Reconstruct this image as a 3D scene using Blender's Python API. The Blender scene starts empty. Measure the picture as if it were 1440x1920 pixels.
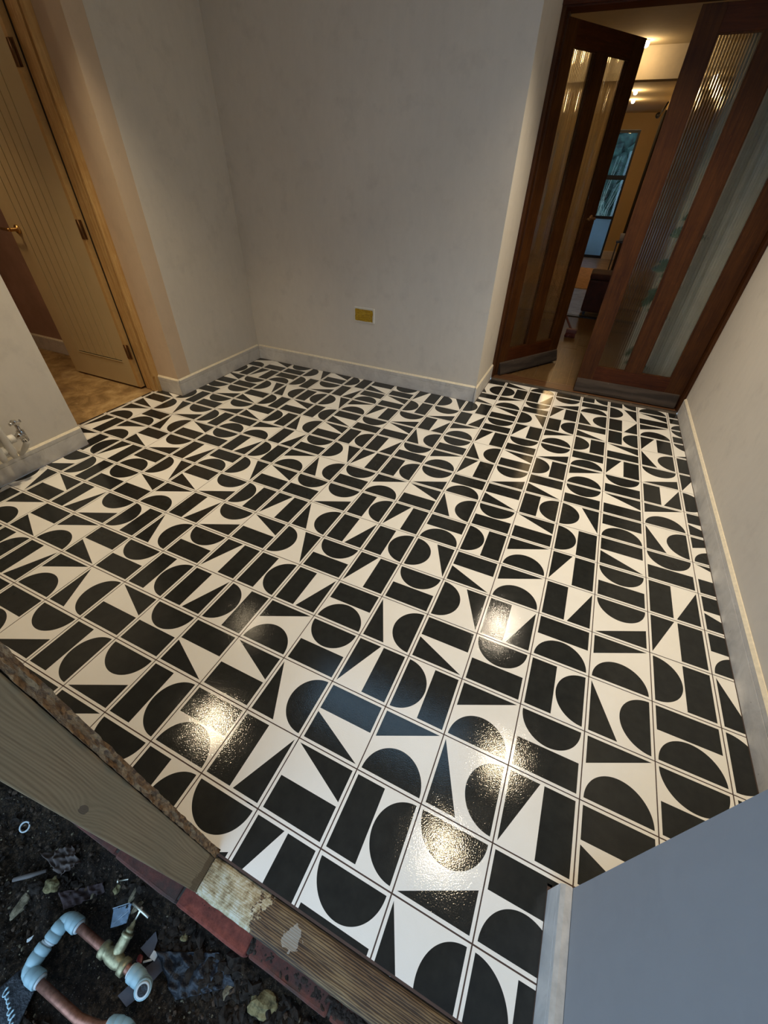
import bpy, bmesh, math, random
from mathutils import Vector, Matrix, noise
random.seed(7)
sc = bpy.context.scene
COL = sc.collection
T = 0.2                      # one floor tile is 20 cm; positions below are in tiles

# ---------------------------------------------------------------- camera
cam_d = bpy.data.cameras.new('camera'); cam = bpy.data.objects.new('camera', cam_d); COL.objects.link(cam)
def rxyz(rx, ry, rz):
    return Matrix.Rotation(rz, 3, 'Z') @ Matrix.Rotation(ry, 3, 'Y') @ Matrix.Rotation(rx, 3, 'X')
M3 = rxyz(0.87106, -0.0233357, 0.433087)
cam.matrix_world = Matrix.Translation(Vector((1.09574, -1.80433, 6.6817)) * T) @ M3.to_4x4()
cam_d.sensor_fit = 'HORIZONTAL'; cam_d.sensor_width = 36.0; cam_d.lens = 757.82 / 1440 * 36
cam_d.clip_start = 0.02; cam_d.clip_end = 100
sc.camera = cam

# ---------------------------------------------------------------- world: even, pale blue overcast evening sky
w = bpy.data.worlds.new('sky'); sc.world = w; w.use_nodes = True
bg = w.node_tree.nodes['Background']
bg.inputs[0].default_value = (0.45, 0.695, 1.0, 1); bg.inputs[1].default_value = 2.7

sc.view_settings.view_transform = 'Standard'; sc.view_settings.look = 'None'
sc.view_settings.gamma = 1; sc.view_settings.use_curve_mapping = False
sc.view_settings.exposure = 0.17

SPOT_W = 118; SPOT_COL = (1.0, 0.84, 0.62)
HALL_W = 3.6; LIVING_W = 4.2

# ---------------------------------------------------------------- material helpers
def new_mat(name):
    m = bpy.data.materials.new(name); m.use_nodes = True
    nt = m.node_tree; nt.nodes.clear()
    out = nt.nodes.new('ShaderNodeOutputMaterial'); b = nt.nodes.new('ShaderNodeBsdfPrincipled')
    nt.links.new(b.outputs[0], out.inputs[0])
    return m, nt, b
def N(nt, kind, **kw):
    n = nt.nodes.new('ShaderNode' + kind)
    for k, v in kw.items(): setattr(n, k, v)
    return n
def coord(nt, scale=(1, 1, 1), rot=(0, 0, 0)):
    tc = N(nt, 'TexCoord'); mp = N(nt, 'Mapping')
    mp.inputs['Scale'].default_value = scale; mp.inputs['Rotation'].default_value = rot
    nt.links.new(tc.outputs['Object'], mp.inputs[0]); return mp.outputs[0]
def nz(nt, vec, scale, detail=4, rough=.6, dist=0):
    n = N(nt, 'TexNoise'); n.inputs['Scale'].default_value = scale; n.inputs['Detail'].default_value = detail
    n.inputs['Roughness'].default_value = rough; n.inputs['Distortion'].default_value = dist
    nt.links.new(vec, n.inputs['Vector']); return n.outputs['Fac']
def ramp(nt, fac, stops):
    r = N(nt, 'ValToRGB'); e = r.color_ramp.elements
    e[0].position, e[0].color = stops[0][0], (*stops[0][1], 1)
    e[1].position, e[1].color = stops[-1][0], (*stops[-1][1], 1)
    for p, c in stops[1:-1]:
        x = e.new(p); x.color = (*c, 1)
    nt.links.new(fac, r.inputs[0]); return r.outputs[0]
def mixc(nt, fac, a, b, mode='MIX'):
    m = N(nt, 'Mix', data_type='RGBA', blend_type=mode)
    if isinstance(fac, (int, float)): m.inputs[0].default_value = fac
    else: nt.links.new(fac, m.inputs[0])
    for i, x in ((6, a), (7, b)):
        if isinstance(x, tuple): m.inputs[i].default_value = (*x, 1)
        else: nt.links.new(x, m.inputs[i])
    return m.outputs[2]
def mth(nt, op, a, b=None, c=None):
    m = N(nt, 'Math', operation=op)
    for i, x in enumerate((a, b, c)):
        if x is None: continue
        if isinstance(x, (int, float)): m.inputs[i].default_value = x
        else: nt.links.new(x, m.inputs[i])
    return m.outputs[0]
def bump(nt, b, h, strength=.3, dist=.002):
    n = N(nt, 'Bump'); n.inputs['Strength'].default_value = strength; n.inputs['Distance'].default_value = dist
    nt.links.new(h, n.inputs['Height']); nt.links.new(n.outputs[0], b.inputs['Normal'])
def plain(name, c, rough=.5, metal=0, var=.12, scale=20, bstr=0.0, bscale=120, bdist=.001, **kw):
    m, nt, b = new_mat(name); v = coord(nt)
    d = tuple(x * (1 - var) for x in c); l = tuple(min(1, x * (1 + var)) for x in c)
    nt.links.new(ramp(nt, nz(nt, v, scale), [(.3, d), (.7, l)]), b.inputs['Base Color'])
    b.inputs['Roughness'].default_value = rough; b.inputs['Metallic'].default_value = metal
    if bstr: bump(nt, b, nz(nt, v, bscale), bstr, bdist)
    for k, x in kw.items(): b.inputs[k].default_value = x
    return m
def dark_wood(name, c0, c1, axis='Z', rough=.55):
    m, nt, b = new_mat(name); s = [60, 60, 60]; s['XYZ'.index(axis)] = 3
    a = nz(nt, coord(nt, tuple(s)), 1.0, 6, .65, .8); fl = nz(nt, coord(nt, tuple(x * 2.2 if x > 5 else 14 for x in s)), 1.0, 3)
    t = nz(nt, coord(nt), 5, 4)
    f = mth(nt, 'ADD', mth(nt, 'MULTIPLY', a, .6), mth(nt, 'MULTIPLY', t, .4))
    col = ramp(nt, f, [(.33, c0), (.66, c1)])
    col = mixc(nt, mth(nt, 'MULTIPLY', ramp(nt, fl, [(.60, (0, 0, 0)), (.68, (1, 1, 1))]), .35), col, tuple(min(1, x * 1.7) for x in c1))
    nt.links.new(col, b.inputs['Base Color']); b.inputs['Roughness'].default_value = rough; b.inputs['Specular IOR Level'].default_value = .18
    bump(nt, b, a, .25, .0006); return m
def wood(name, c0, c1, axis='Z', scale=14, rough=.5, stretch=12, bstr=.25, rings=None, bdist=.0008, stain=None):
    m, nt, b = new_mat(name)
    s = [stretch] * 3; s['XYZ'.index(axis)] = 1
    s = tuple(x / stretch * scale for x in s)
    v = coord(nt, s)
    n1 = nz(nt, v, 3.0, 6, .6, .6)
    wv = N(nt, 'TexWave', wave_type='BANDS', bands_direction='X' if axis != 'X' else 'Y')
    wv.inputs['Scale'].default_value = rings or .6; wv.inputs['Distortion'].default_value = 6
    wv.inputs['Detail'].default_value = 3; nt.links.new(v, wv.inputs[0])
    f = mth(nt, 'ADD', mth(nt, 'MULTIPLY', n1, .55), mth(nt, 'MULTIPLY', wv.outputs['Fac'], .45))
    col = ramp(nt, f, [(.25, c0), (.75, c1)])
    if stain:
        col = mixc(nt, ramp(nt, nz(nt, coord(nt), stain[1], 5), [(stain[2], (0, 0, 0)), (stain[2] + .12, (1, 1, 1))]), col, stain[0])
    nt.links.new(col, b.inputs['Base Color']); b.inputs['Roughness'].default_value = rough
    bump(nt, b, f, bstr, bdist); return m

# plaster: skim coat with faint grey rub marks
def plaster(name, c, dirt=.35):
    m, nt, b = new_mat(name); v = coord(nt)
    big = nz(nt, v, 1.6, 3, .5); mid = nz(nt, v, 7, 6, .65); sm = nz(nt, coord(nt, (1, 1, .45)), 26, 4)
    base = ramp(nt, big, [(.3, tuple(x * .93 for x in c)), (.7, c)])
    marks = mth(nt, 'MULTIPLY', ramp(nt, mid, [(.54, (0, 0, 0)), (.78, (1, 1, 1))]), dirt)
    col = mixc(nt, marks, base, tuple(x * .72 for x in c))
    col = mixc(nt, .12, col, ramp(nt, sm, [(.35, tuple(x * .8 for x in c)), (.65, tuple(min(1, x * 1.08) for x in c))]))
    nt.links.new(col, b.inputs['Base Color']); b.inputs['Roughness'].default_value = .75
    b.inputs['Specular IOR Level'].default_value = .25
    bump(nt, b, nz(nt, v, 60, 5), .12, .001); return m
M_WALL = plaster('painted plaster', (.77, .725, .655), .55)
M_NIB = plaster('dim daylight plaster', (.36, .37, .39), .3)  # shaded copy of the wall plaster, dim bluish daylight put into its colour
M_CEIL = plain('ceiling paint', (.7, .69, .67), .9)
# primed skirting with wipe marks
def mk_skirt():
    m, nt, b = new_mat('primed skirting'); v = coord(nt)
    a = nz(nt, v, 9, 7, .7, 1.2); sp = nz(nt, v, 48, 2)
    col = ramp(nt, a, [(.32, (.56, .545, .52)), (.5, (.68, .66, .63)), (.68, (.76, .74, .71))])
    col = mixc(nt, mth(nt, 'MULTIPLY', ramp(nt, sp, [(.70, (0, 0, 0)), (.74, (1, 1, 1))]), .5), col, (.25, .22, .2))
    nt.links.new(col, b.inputs['Base Color']); b.inputs['Roughness'].default_value = .6
    bump(nt, b, a, .1, .001); return m
M_SKIRT = mk_skirt()
M_CREAM = plain('raw mdf edge', (.80, .72, .56), .8, var=.1, scale=60)

# ---- floor tile print: half discs, rectangles and triangles on a cream ground
def tile_mat(kind):
    m, nt, b = new_mat('printed tile ' + kind)
    tc = N(nt, 'TexCoord'); sp = N(nt, 'SeparateXYZ'); nt.links.new(tc.outputs['Object'], sp.inputs[0])
    x, y, z = sp.outputs
    x = mth(nt, 'DIVIDE', x, T); y = mth(nt, 'DIVIDE', y, T)
    a, wd = .452, .424
    ax = mth(nt, 'LESS_THAN', mth(nt, 'ABSOLUTE', x), a)
    ay = mth(nt, 'LESS_THAN', mth(nt, 'ABSOLUTE', y), a)
    inn = mth(nt, 'MULTIPLY', ax, ay)
    rect = mth(nt, 'GREATER_THAN', y, a - wd)
    yy = mth(nt, 'ADD', y, a)
    disc = mth(nt, 'LESS_THAN', mth(nt, 'ADD', mth(nt, 'MULTIPLY', x, x), mth(nt, 'MULTIPLY', yy, yy)), a * a)
    hx = mth(nt, 'DIVIDE', mth(nt, 'ADD', x, a), 2 * a)
    t_b = mth(nt, 'LESS_THAN', mth(nt, 'ADD', hx, mth(nt, 'DIVIDE', yy, wd)), 1.0)
    t_c = mth(nt, 'LESS_THAN', mth(nt, 'ADD', hx, mth(nt, 'DIVIDE', mth(nt, 'SUBTRACT', a, y), wd)), 1.0)
    s = {'A': (rect, disc), 'B': (rect, t_b), 'C': (t_c, disc)}[kind]
    blk = mth(nt, 'MULTIPLY', mth(nt, 'MAXIMUM', *s), inn)
    geo = N(nt, 'NewGeometry')
    gp = geo.outputs['Position']
    soft = nz(nt, gp, 3.5, 5, .7)
    white = ramp(nt, soft, [(.3, (.82, .79, .73)), (.7, (.88, .85, .79))])
    black = ramp(nt, nz(nt, gp, 30, 3), [(.3, (.016, .017, .016)), (.7, (.024, .025, .023))])
    nt.links.new(mixc(nt, blk, white, black), b.inputs['Base Color'])
    b.inputs['Roughness'].default_value = .17
    nt.links.new(ramp(nt, nz(nt, gp, 14, 5, .7), [(.35, (.065,) * 3), (.7, (.10,) * 3)]), b.inputs['Roughness'])
    b.inputs['Specular IOR Level'].default_value = .36
    bump(nt, b, mth(nt, 'ADD', nz(nt, gp, 300, 1), mth(nt, 'MULTIPLY', nz(nt, gp, 25, 3), .8)), .30, .0006)
    return m
M_TILE = {k: tile_mat(k) for k in 'ABC'}
M_GROUT = plain('brown grout', (.075, .045, .035), .9)
M_CONC = None
def mk_conc():
    m, nt, b = new_mat('dusty concrete'); v = coord(nt)
    a = nz(nt, v, 6, 8, .7, .5); s = nz(nt, v, 22, 5, .7); r = nz(nt, v, 2.3, 3)
    col = ramp(nt, a, [(.35, (.22, .13, .045)), (.5, (.38, .24, .095)), (.65, (.54, .38, .18))])
    col = mixc(nt, mth(nt, 'MULTIPLY', ramp(nt, s, [(.66, (0, 0, 0)), (.72, (1, 1, 1))]), .6), col, (.72, .60, .42))
    col = mixc(nt, mth(nt, 'MULTIPLY', ramp(nt, r, [(.55, (0, 0, 0)), (.65, (1, 1, 1))]), .5), col, (.22, .12, .06))
    nt.links.new(col, b.inputs['Base Color']); b.inputs['Roughness'].default_value = .85
    bump(nt, b, a, .4, .004); return m
M_CONC = mk_conc()
M_PINK = plain('bare pink plaster', (.42, .27, .21), .8, var=.2, scale=3)
M_PINE = dark_wood('new pine', (.42, .23, .075), (.70, .46, .20), 'Z', .55)
M_PINEDOOR = plain('primed door', (.60, .48, .27), .45, var=.04, scale=5)
M_PINEEDGE = plain('door edge varnish', (.58, .36, .14), .5, var=.1, scale=30)
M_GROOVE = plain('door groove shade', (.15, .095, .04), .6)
M_BRASS = plain('brass', (.66, .42, .16), .3, 1, bstr=0)
def mk_stud():
    m, nt, b = new_mat('sawn stud timber'); p = coord(nt)
    low = nz(nt, coord(nt, (14, 14, 1.3)), 1.0, 2); fine = nz(nt, coord(nt, (260, 260, 5)), 1.0, 3)
    sp = N(nt, 'SeparateXYZ'); nt.links.new(p, sp.inputs[0])
    # knot: grain lines bend around it
    d = N(nt, 'VectorMath', operation='DISTANCE'); nt.links.new(coord(nt, (1, 1, .42)), d.inputs[0]); d.inputs[1].default_value = (.967, -.022, KNOT_Z * T * .42)
    bend = mth(nt, 'MULTIPLY', mth(nt, 'POWER', 2.718, mth(nt, 'MULTIPLY', d.outputs['Value'], -55)), .02)
    ph = mth(nt, 'MULTIPLY', mth(nt, 'ADD', mth(nt, 'ADD', sp.outputs[1], mth(nt, 'MULTIPLY', low, .055)), bend), 1500)
    lines = mth(nt, 'MULTIPLY_ADD', mth(nt, 'SINE', ph), .5, .5)
    f = mth(nt, 'ADD', mth(nt, 'MULTIPLY', lines, .26), mth(nt, 'MULTIPLY', fine, .74))
    col = ramp(nt, f, [(.25, (.15, .092, .042)), (.5, (.235, .155, .076)), (.8, (.30, .21, .11))])
    tone = nz(nt, p, 6, 3); col = mixc(nt, ramp(nt, tone, [(.4, (0, 0, 0)), (.65, (.5, .5, .5))]), col, (.20, .145, .075))
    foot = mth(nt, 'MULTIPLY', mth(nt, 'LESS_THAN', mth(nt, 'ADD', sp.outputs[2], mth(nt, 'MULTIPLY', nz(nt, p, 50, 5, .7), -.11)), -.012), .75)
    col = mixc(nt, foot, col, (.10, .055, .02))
    kn = mth(nt, 'LESS_THAN', mth(nt, 'ADD', d.outputs['Value'], mth(nt, 'MULTIPLY', fine, .004)), .0075)
    col = mixc(nt, mth(nt, 'MULTIPLY', kn, .75), col, (.06, .038, .022))
    nt.links.new(col, b.inputs['Base Color']); b.inputs['Roughness'].default_value = .8
    bump(nt, b, f, .35, .0008); return m
KNOT_Z = 3.09
M_STUD = mk_stud()
M_BRONZE = plain('dull bronze', (.20, .10, .04), .4, .7)
M_MAHOG = dark_wood('stained hardwood', (.026, .006, .0015), (.092, .032, .006), 'Z')
M_MAHOG_H = dark_wood('stained hardwood rail', (.028, .006, .0015), (.085, .022, .005), 'X')
M_GREYW = wood('weathered door foot', (.022, .014, .009), (.058, .040, .028), 'X', 24, .85, 6, .6, stain=((.22, .19, .16), 34, .69))
M_OLDSILL = wood('dirty sill', (.020, .015, .011), (.10, .075, .05), 'X', 18, .7, 6, .8, stain=((.20, .17, .12), 22, .60))
M_OAK = dark_wood('oak plank', (.095, .050, .018), (.17, .10, .042), 'Y', .3)
M_DARKSILL = wood('dark oak sill', (.07, .03, .012), (.15, .07, .03), 'X', 14, .35, 9, .1)
M_BLACK = plain('black metal', (.012, .012, .013), .4)
M_CHROME = plain('chrome', (.62, .60, .57), .12, 1, var=.03)
M_CHROME_D = plain('dull valve metal', (.28, .24, .2), .25, 1)
M_RADW = plain('radiator enamel', (.80, .77, .70), .3, var=.04)
M_TAPE = None
def mk_tape():
    m, nt, b = new_mat('yellow tape'); v = coord(nt)
    a = nz(nt, coord(nt, (1, 1, 3)), 30, 5, .7, 1.5)
    nt.links.new(ramp(nt, a, [(.3, (.24, .12, .008)), (.5, (.48, .29, .012)), (.7, (.62, .42, .03))]), b.inputs['Base Color'])
    b.inputs['Roughness'].default_value = .3; bump(nt, b, a, .8, .004); return m
M_TAPE = mk_tape()
M_WPLASTIC = plain('white plastic', (.82, .80, .74), .35, var=.03)
M_COPPER = plain('worn copper', (.36, .17, .12), .45, .8, var=.35, scale=90, bstr=.1)
M_FIT = plain('push fit plastic', (.30, .43, .46), .38, 0, var=.05, scale=40)
M_FITRING = plain('collet plastic', (.48, .52, .52), .35, 0)
M_VALVE = plain('cast brass', (.38, .34, .20), .45, .7, var=.3, scale=120, bstr=.3, bscale=300)
M_STEEL = plain('pale steel', (.60, .56, .46), .3, .9)
def mk_osb():
    m, nt, b = new_mat('chipboard edge'); v = coord(nt, (1, 1, .35))
    a = nz(nt, v, 260, 3, .7); vor = N(nt, 'TexVoronoi'); vor.inputs['Scale'].default_value = 240; nt.links.new(v, vor.inputs[0])
    vg = N(nt, 'SeparateColor'); nt.links.new(vor.outputs['Color'], vg.inputs[0])
    col = mixc(nt, .5, ramp(nt, a, [(.35, (.06, .028, .010)), (.65, (.30, .165, .07))]), ramp(nt, vg.outputs[0], [(.1, (.05, .022, .008)), (.9, (.36, .21, .09))]))
    nt.links.new(col, b.inputs['Base Color']); b.inputs['Roughness'].default_value = .9
    bump(nt, b, a, 1, .003); return m
M_OSB = mk_osb()
def mk_beam():   # old sole timber with plaster splashes, grain along X
    m, nt, b = new_mat('old sole timber')
    v = coord(nt, (3.0, 40, 40)); g = nz(nt, v, 6, 5, .65, .3); p = coord(nt)
    wv = N(nt, 'TexWave', wave_type='BANDS', bands_direction='Y'); wv.inputs['Scale'].default_value = 66
    wv.inputs['Distortion'].default_value = 5; wv.inputs['Detail'].default_value = 3; wv.inputs['Detail Scale'].default_value = 4
    nt.links.new(coord(nt, (.05, 1, 1)), wv.inputs[0])
    f = mth(nt, 'ADD', mth(nt, 'MULTIPLY', g, .5), mth(nt, 'MULTIPLY', wv.outputs['Fac'], .5))
    tone = nz(nt, p, 7, 3)
    dark = ramp(nt, f, [(.3, (.030, .017, .010)), (.7, (.16, .095, .045))])
    lite = ramp(nt, f, [(.3, (.07, .042, .02)), (.7, (.23, .155, .075))])
    col = mixc(nt, ramp(nt, tone, [(.42, (0, 0, 0)), (.62, (1, 1, 1))]), dark, lite)
    sx = N(nt, 'SeparateXYZ'); nt.links.new(p, sx.inputs[0])
    near = mth(nt, 'SUBTRACT', 1.0, mth(nt, 'MULTIPLY', mth(nt, 'ABSOLUTE', mth(nt, 'ADD', sx.outputs[0], .315)), 9))
    spl = mth(nt, 'MULTIPLY', mth(nt, 'GREATER_THAN', mth(nt, 'ADD', near, mth(nt, 'MULTIPLY', nz(nt, p, 28, 6, .75), 1.6)), 1.05), .8)
    col = mixc(nt, spl, col, ramp(nt, nz(nt, p, 60, 5, .7), [(.35, (.22, .15, .07)), (.5, (.55, .46, .28)), (.65, (.70, .66, .52))]))
    d2 = N(nt, 'VectorMath', operation='DISTANCE'); d2.inputs[1].default_value = (-.135, -.002, 0); nt.links.new(p, d2.inputs[0])
    blob = mth(nt, 'LESS_THAN', mth(nt, 'ADD', d2.outputs['Value'], mth(nt, 'MULTIPLY', nz(nt, p, 40, 3), .05)), .047)
    col = mixc(nt, mth(nt, 'MULTIPLY', blob, .75), col, (.34, .31, .26))
    nt.links.new(col, b.inputs['Base Color']); b.inputs['Roughness'].default_value = .8
    bump(nt, b, f, .7, .002); return m
M_BEAM = mk_beam()
def mk_brick():
    m, nt, b = new_mat('red brick'); v = coord(nt); oi = N(nt, 'ObjectInfo')
    a = nz(nt, v, 55, 6, .7)
    red = ramp(nt, a, [(.3, (.10, .022, .014)), (.7, (.27, .062, .040))])
    dirt = ramp(nt, nz(nt, v, 14, 6, .7), [(.45, (0, 0, 0)), (.62, (1, 1, 1))])
    amt = mth(nt, 'MULTIPLY', mth(nt, 'ADD', mth(nt, 'MULTIPLY', dirt, .45), .52), mth(nt, 'SUBTRACT', 1.0, mth(nt, 'MULTIPLY', oi.outputs['Object Index'], .93)))
    col = mixc(nt, amt, red, (.060, .036, .028))
    nt.links.new(col, b.inputs['Base Color']); b.inputs['Roughness'].default_value = .95
    bump(nt, b, a, .8, .002); return m
M_BRICK = mk_brick()
def mk_soil():
    m, nt, b = new_mat('dark soil'); v = coord(nt)
    a = nz(nt, v, 90, 8, .75); c = nz(nt, v, 9, 5, .6); sp = nz(nt, v, 340, 1)
    col = ramp(nt, a, [(.34, (.002, .0013, .0008)), (.50, (.024, .0145, .0075)), (.66, (.11, .070, .040))])
    col = mixc(nt, ramp(nt, c, [(.4, (0, 0, 0)), (.6, (.8, .8, .8))]), col, ramp(nt, a, [(.3, (.003, .0024, .002)), (.7, (.030, .020, .014))]))
    col = mixc(nt, ramp(nt, sp, [(.70, (0, 0, 0)), (.73, (.5, .5, .5))]), col, (.35, .31, .27))
    nt.links.new(col, b.inputs['Base Color']); b.inputs['Roughness'].default_value = .85; b.inputs['Specular IOR Level'].default_value = .12
    bump(nt, b, a, 1, .012); return m
M_SOIL = mk_soil()
def stone_mat(name, c):
    m, nt, b = new_mat(name); v = coord(nt); a = nz(nt, v, 70, 6, .7)
    nt.links.new(ramp(nt, a, [(.35, tuple(x * .25 for x in c)), (.55, c), (.75, tuple(min(1, x * 1.5) for x in c))]), b.inputs['Base Color'])
    b.inputs['Roughness'].default_value = .9; b.inputs['Specular IOR Level'].default_value = .15; bump(nt, b, a, .8, .003); return m
M_ST_PALE = stone_mat('pale mortar', (.19, .155, .10)); M_ST_OCHRE = stone_mat('ochre stone', (.20, .165, .08))
M_ST_DARK = stone_mat('dark rubble', (.026, .019, .014)); M_SLATE = plain('slate', (.045, .038, .045), .6, var=.3)
M_WCHIP = plain('white chip', (.62, .62, .60), .6)
M_BAG = plain('navy film', (.006, .008, .013), .55, 0, var=.4, scale=30, bstr=.8, bscale=40, bdist=.01)
M_FILM, _nt, _b = new_mat('clear film'); _b.inputs['Base Color'].default_value = (.3, .42, .55, 1); _b.inputs['Alpha'].default_value = .35; _b.inputs['Roughness'].default_value = .2
M_FILMEDGE = plain('film edge', (.36, .42, .5), .3)
M_PAPER = plain('damp brown paper', (.085, .062, .052), .8, var=.35, scale=60, bstr=.6, bscale=60)
M_INK = plain('pale blue ink', (.40, .56, .62), .5, var=.2, scale=90)
M_RED = plain('red plastic', (.14, .012, .016), .4)
M_LEATHER = plain('brown leather', (.060, .014, .007), .7, var=.3, scale=12, bstr=.2)
M_RUG = plain('tan rug', (.62, .38, .17), .95, var=.2, scale=16, bstr=.6, bscale=200)
def mk_parq():
    m, nt, b = new_mat('pale chevron parquet'); v = coord(nt)
    sp = N(nt, 'SeparateXYZ'); nt.links.new(v, sp.inputs[0])
    px = mth(nt, 'PINGPONG', mth(nt, 'ADD', sp.outputs[0], 10), .3)
    f = mth(nt, 'FRACT', mth(nt, 'DIVIDE', mth(nt, 'ADD', sp.outputs[1], px), .085))
    line = mth(nt, 'LESS_THAN', f, .06)
    wc = ramp(nt, nz(nt, v, 6, 4), [(.3, (.42, .30, .18)), (.7, (.58, .44, .28))])
    nt.links.new(mixc(nt, line, wc, (.12, .08, .05)), b.inputs['Base Color']); b.inputs['Roughness'].default_value = .22
    return m
M_PARQ = mk_parq()
M_LWALL = plain('living room paint', (.62, .46, .22), .7, var=.05, scale=2)
M_LCEIL = plain('living ceiling paint', (.60, .52, .38), .9, var=.04)
M_CURT = plain('sheer curtain', (.56, .52, .42), .9, var=.12, scale=14)
M_LEAF = plain('leaf print', (.07, .11, .07), .9, var=.2)
M_DCURT = plain('dark curtain', (.014, .011, .010), .9, var=.4)
M_TCURT = plain('taupe curtain', (.22, .15, .09), .9, var=.3)
M_BROOM = plain('broom bristle', (.20, .045, .030), .8, var=.3, scale=200, bstr=.6)
M_BSTICK = plain('broom handle paint', (.16, .05, .035), .5)
def glass(name, rough=.04, col=(1, 1, 1)):
    m, nt, b = new_mat(name)
    b.inputs['Base Color'].default_value = (*col, 1); b.inputs['Roughness'].default_value = rough
    b.inputs['Transmission Weight'].default_value = 1; b.inputs['IOR'].default_value = 1.25; b.inputs['Alpha'].default_value = .6; b.inputs['Specular IOR Level'].default_value = .2; return m
M_REED = glass('reeded glass', .07, (.90, .92, .88))
def thin_glass(name, tint, refl=.08):
    m = bpy.data.materials.new(name); m.use_nodes = True; nt = m.node_tree; nt.nodes.clear()
    o = N(nt, 'OutputMaterial'); mx = N(nt, 'MixShader'); t = N(nt, 'BsdfTransparent'); g = N(nt, 'BsdfGlossy')
    t.inputs[0].default_value = (*tint, 1); g.inputs['Roughness'].default_value = .02
    lw = N(nt, 'LayerWeight'); lw.inputs[0].default_value = .3
    nt.links.new(lw.outputs['Fresnel'], mx.inputs[0]); nt.links.new(t.outputs[0], mx.inputs[1]); nt.links.new(g.outputs[0], mx.inputs[2])
    nt.links.new(mx.outputs[0], o.inputs[0]); return m
M_PANE = thin_glass('window glass', (.9, .95, .95))
def emit(name, c, s):
    m = bpy.data.materials.new(name); m.use_nodes = True; nt = m.node_tree; nt.nodes.clear()
    o = N(nt, 'OutputMaterial'); e = N(nt, 'Emission'); e.inputs[0].default_value = (*c, 1); e.inputs[1].default_value = s
    nt.links.new(e.outputs[0], o.inputs[0]); return m
M_LAMP = emit('lamp glow', (1, .80, .52), 14)
M_HEDGE = plain('hedge', (.014, .030, .021), .9, var=.8, scale=9, bstr=.6, bscale=30)
M_FROST = plain('frosted lower pane', (.45, .62, .74), .5, var=.05, **{'Transmission Weight': .8})

# ---------------------------------------------------------------- geometry helpers (coordinates in tiles)
def fin(o, ob):
    return ob
def mkobj(name, bm, mat, parent=None, smooth=False):
    me = bpy.data.meshes.new(name); bmesh.ops.recalc_face_normals(bm, faces=bm.faces[:]); bm.to_mesh(me); bm.free()
    for m in (mat if isinstance(mat, (list, tuple)) else [mat]): me.materials.append(m)
    if smooth: me.polygons.foreach_set('use_smooth', [True] * len(me.polygons))
    o = bpy.data.objects.new(name, me); COL.objects.link(o)
    if parent: o.parent = parent
    return o
def box(bm, x0, x1, y0, y1, z0, z1, o=(0, 0, 0), bev=0, mi=0):
    vs = [bm.verts.new(((x - o[0]) * T, (y - o[1]) * T, (z - o[2]) * T)) for z in (z0, z1) for y in (y0, y1) for x in (x0, x1)]
    fs = [bm.faces.new([vs[i] for i in f]) for f in ((0, 2, 3, 1), (4, 5, 7, 6), (0, 1, 5, 4), (2, 6, 7, 3), (0, 4, 6, 2), (1, 3, 7, 5))]
    for f in fs: f.material_index = mi
    if bev:
        es = list({e for f in fs for e in f.edges})
        bmesh.ops.bevel(bm, geom=es, offset=bev * T, segments=2, profile=.6, affect='EDGES')
def boxo(name, dims, mat, parent=None, o=None, bev=0):
    """one box object; origin at its base centre unless o (tiles) is the root position it hangs under"""
    x0, x1, y0, y1, z0, z1 = dims; bm = bmesh.new()
    if o is None:
        c = ((x0 + x1) / 2, (y0 + y1) / 2, z0); box(bm, *dims, o=c, bev=bev); ob = mkobj(name, bm, mat, parent); ob.location = Vector(c) * T
    else:
        box(bm, *dims, o=o, bev=bev); ob = mkobj(name, bm, mat, parent)
    return ob
def multi(name, boxes, mat, parent=None, o=(0, 0, 0), bev=0):
    bm = bmesh.new()
    for d in boxes: box(bm, *d, o=o, bev=bev)
    return mkobj(name, bm, mat, parent)
def tag(o, label=None, cat=None, group=None, kind=None):
    if label: o['label'] = label
    if cat: o['category'] = cat
    if group: o['group'] = group
    if kind: o['kind'] = kind
    return o
def struct(o, label=None, cat='structure'):
    o['kind'] = 'structure'; o['category'] = cat
    if label: o['label'] = label
    return o
def empty(name, loc, rz=0):
    o = bpy.data.objects.new(name, None); COL.objects.link(o); o.location = Vector(loc) * T; o.rotation_euler.z = rz
    o.empty_display_size = .05; return o
def tube(bm, pts, r, n=10, o=(0, 0, 0), caps=True, mi=0):
    """swept round section; pts in tiles, r one radius or one per point"""
    P = [(Vector(p) - Vector(o)) * T for p in pts]; R = r if isinstance(r, (list, tuple)) else [r] * len(P)
    rings = []; ref = None
    for i, p in enumerate(P):
        d = (P[min(i + 1, len(P) - 1)] - P[max(i - 1, 0)]).normalized()
        if d.length < 1e-9: d = Vector((0, 0, 1))
        if ref is None: ref = d.orthogonal().normalized()
        ref = (ref - d * ref.dot(d)).normalized(); s = d.cross(ref)
        rings.append([bm.verts.new(p + (ref * math.cos(2 * math.pi * k / n) + s * math.sin(2 * math.pi * k / n)) * R[i] * T) for k in range(n)])
    for a, b in zip(rings, rings[1:]):
        for k in range(n):
            f = bm.faces.new((a[k], a[(k + 1) % n], b[(k + 1) % n], b[k])); f.smooth = True; f.material_index = mi
    if caps:
        for rg in (rings[0][::-1], rings[-1]):
            f = bm.faces.new(rg); f.material_index = mi
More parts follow.
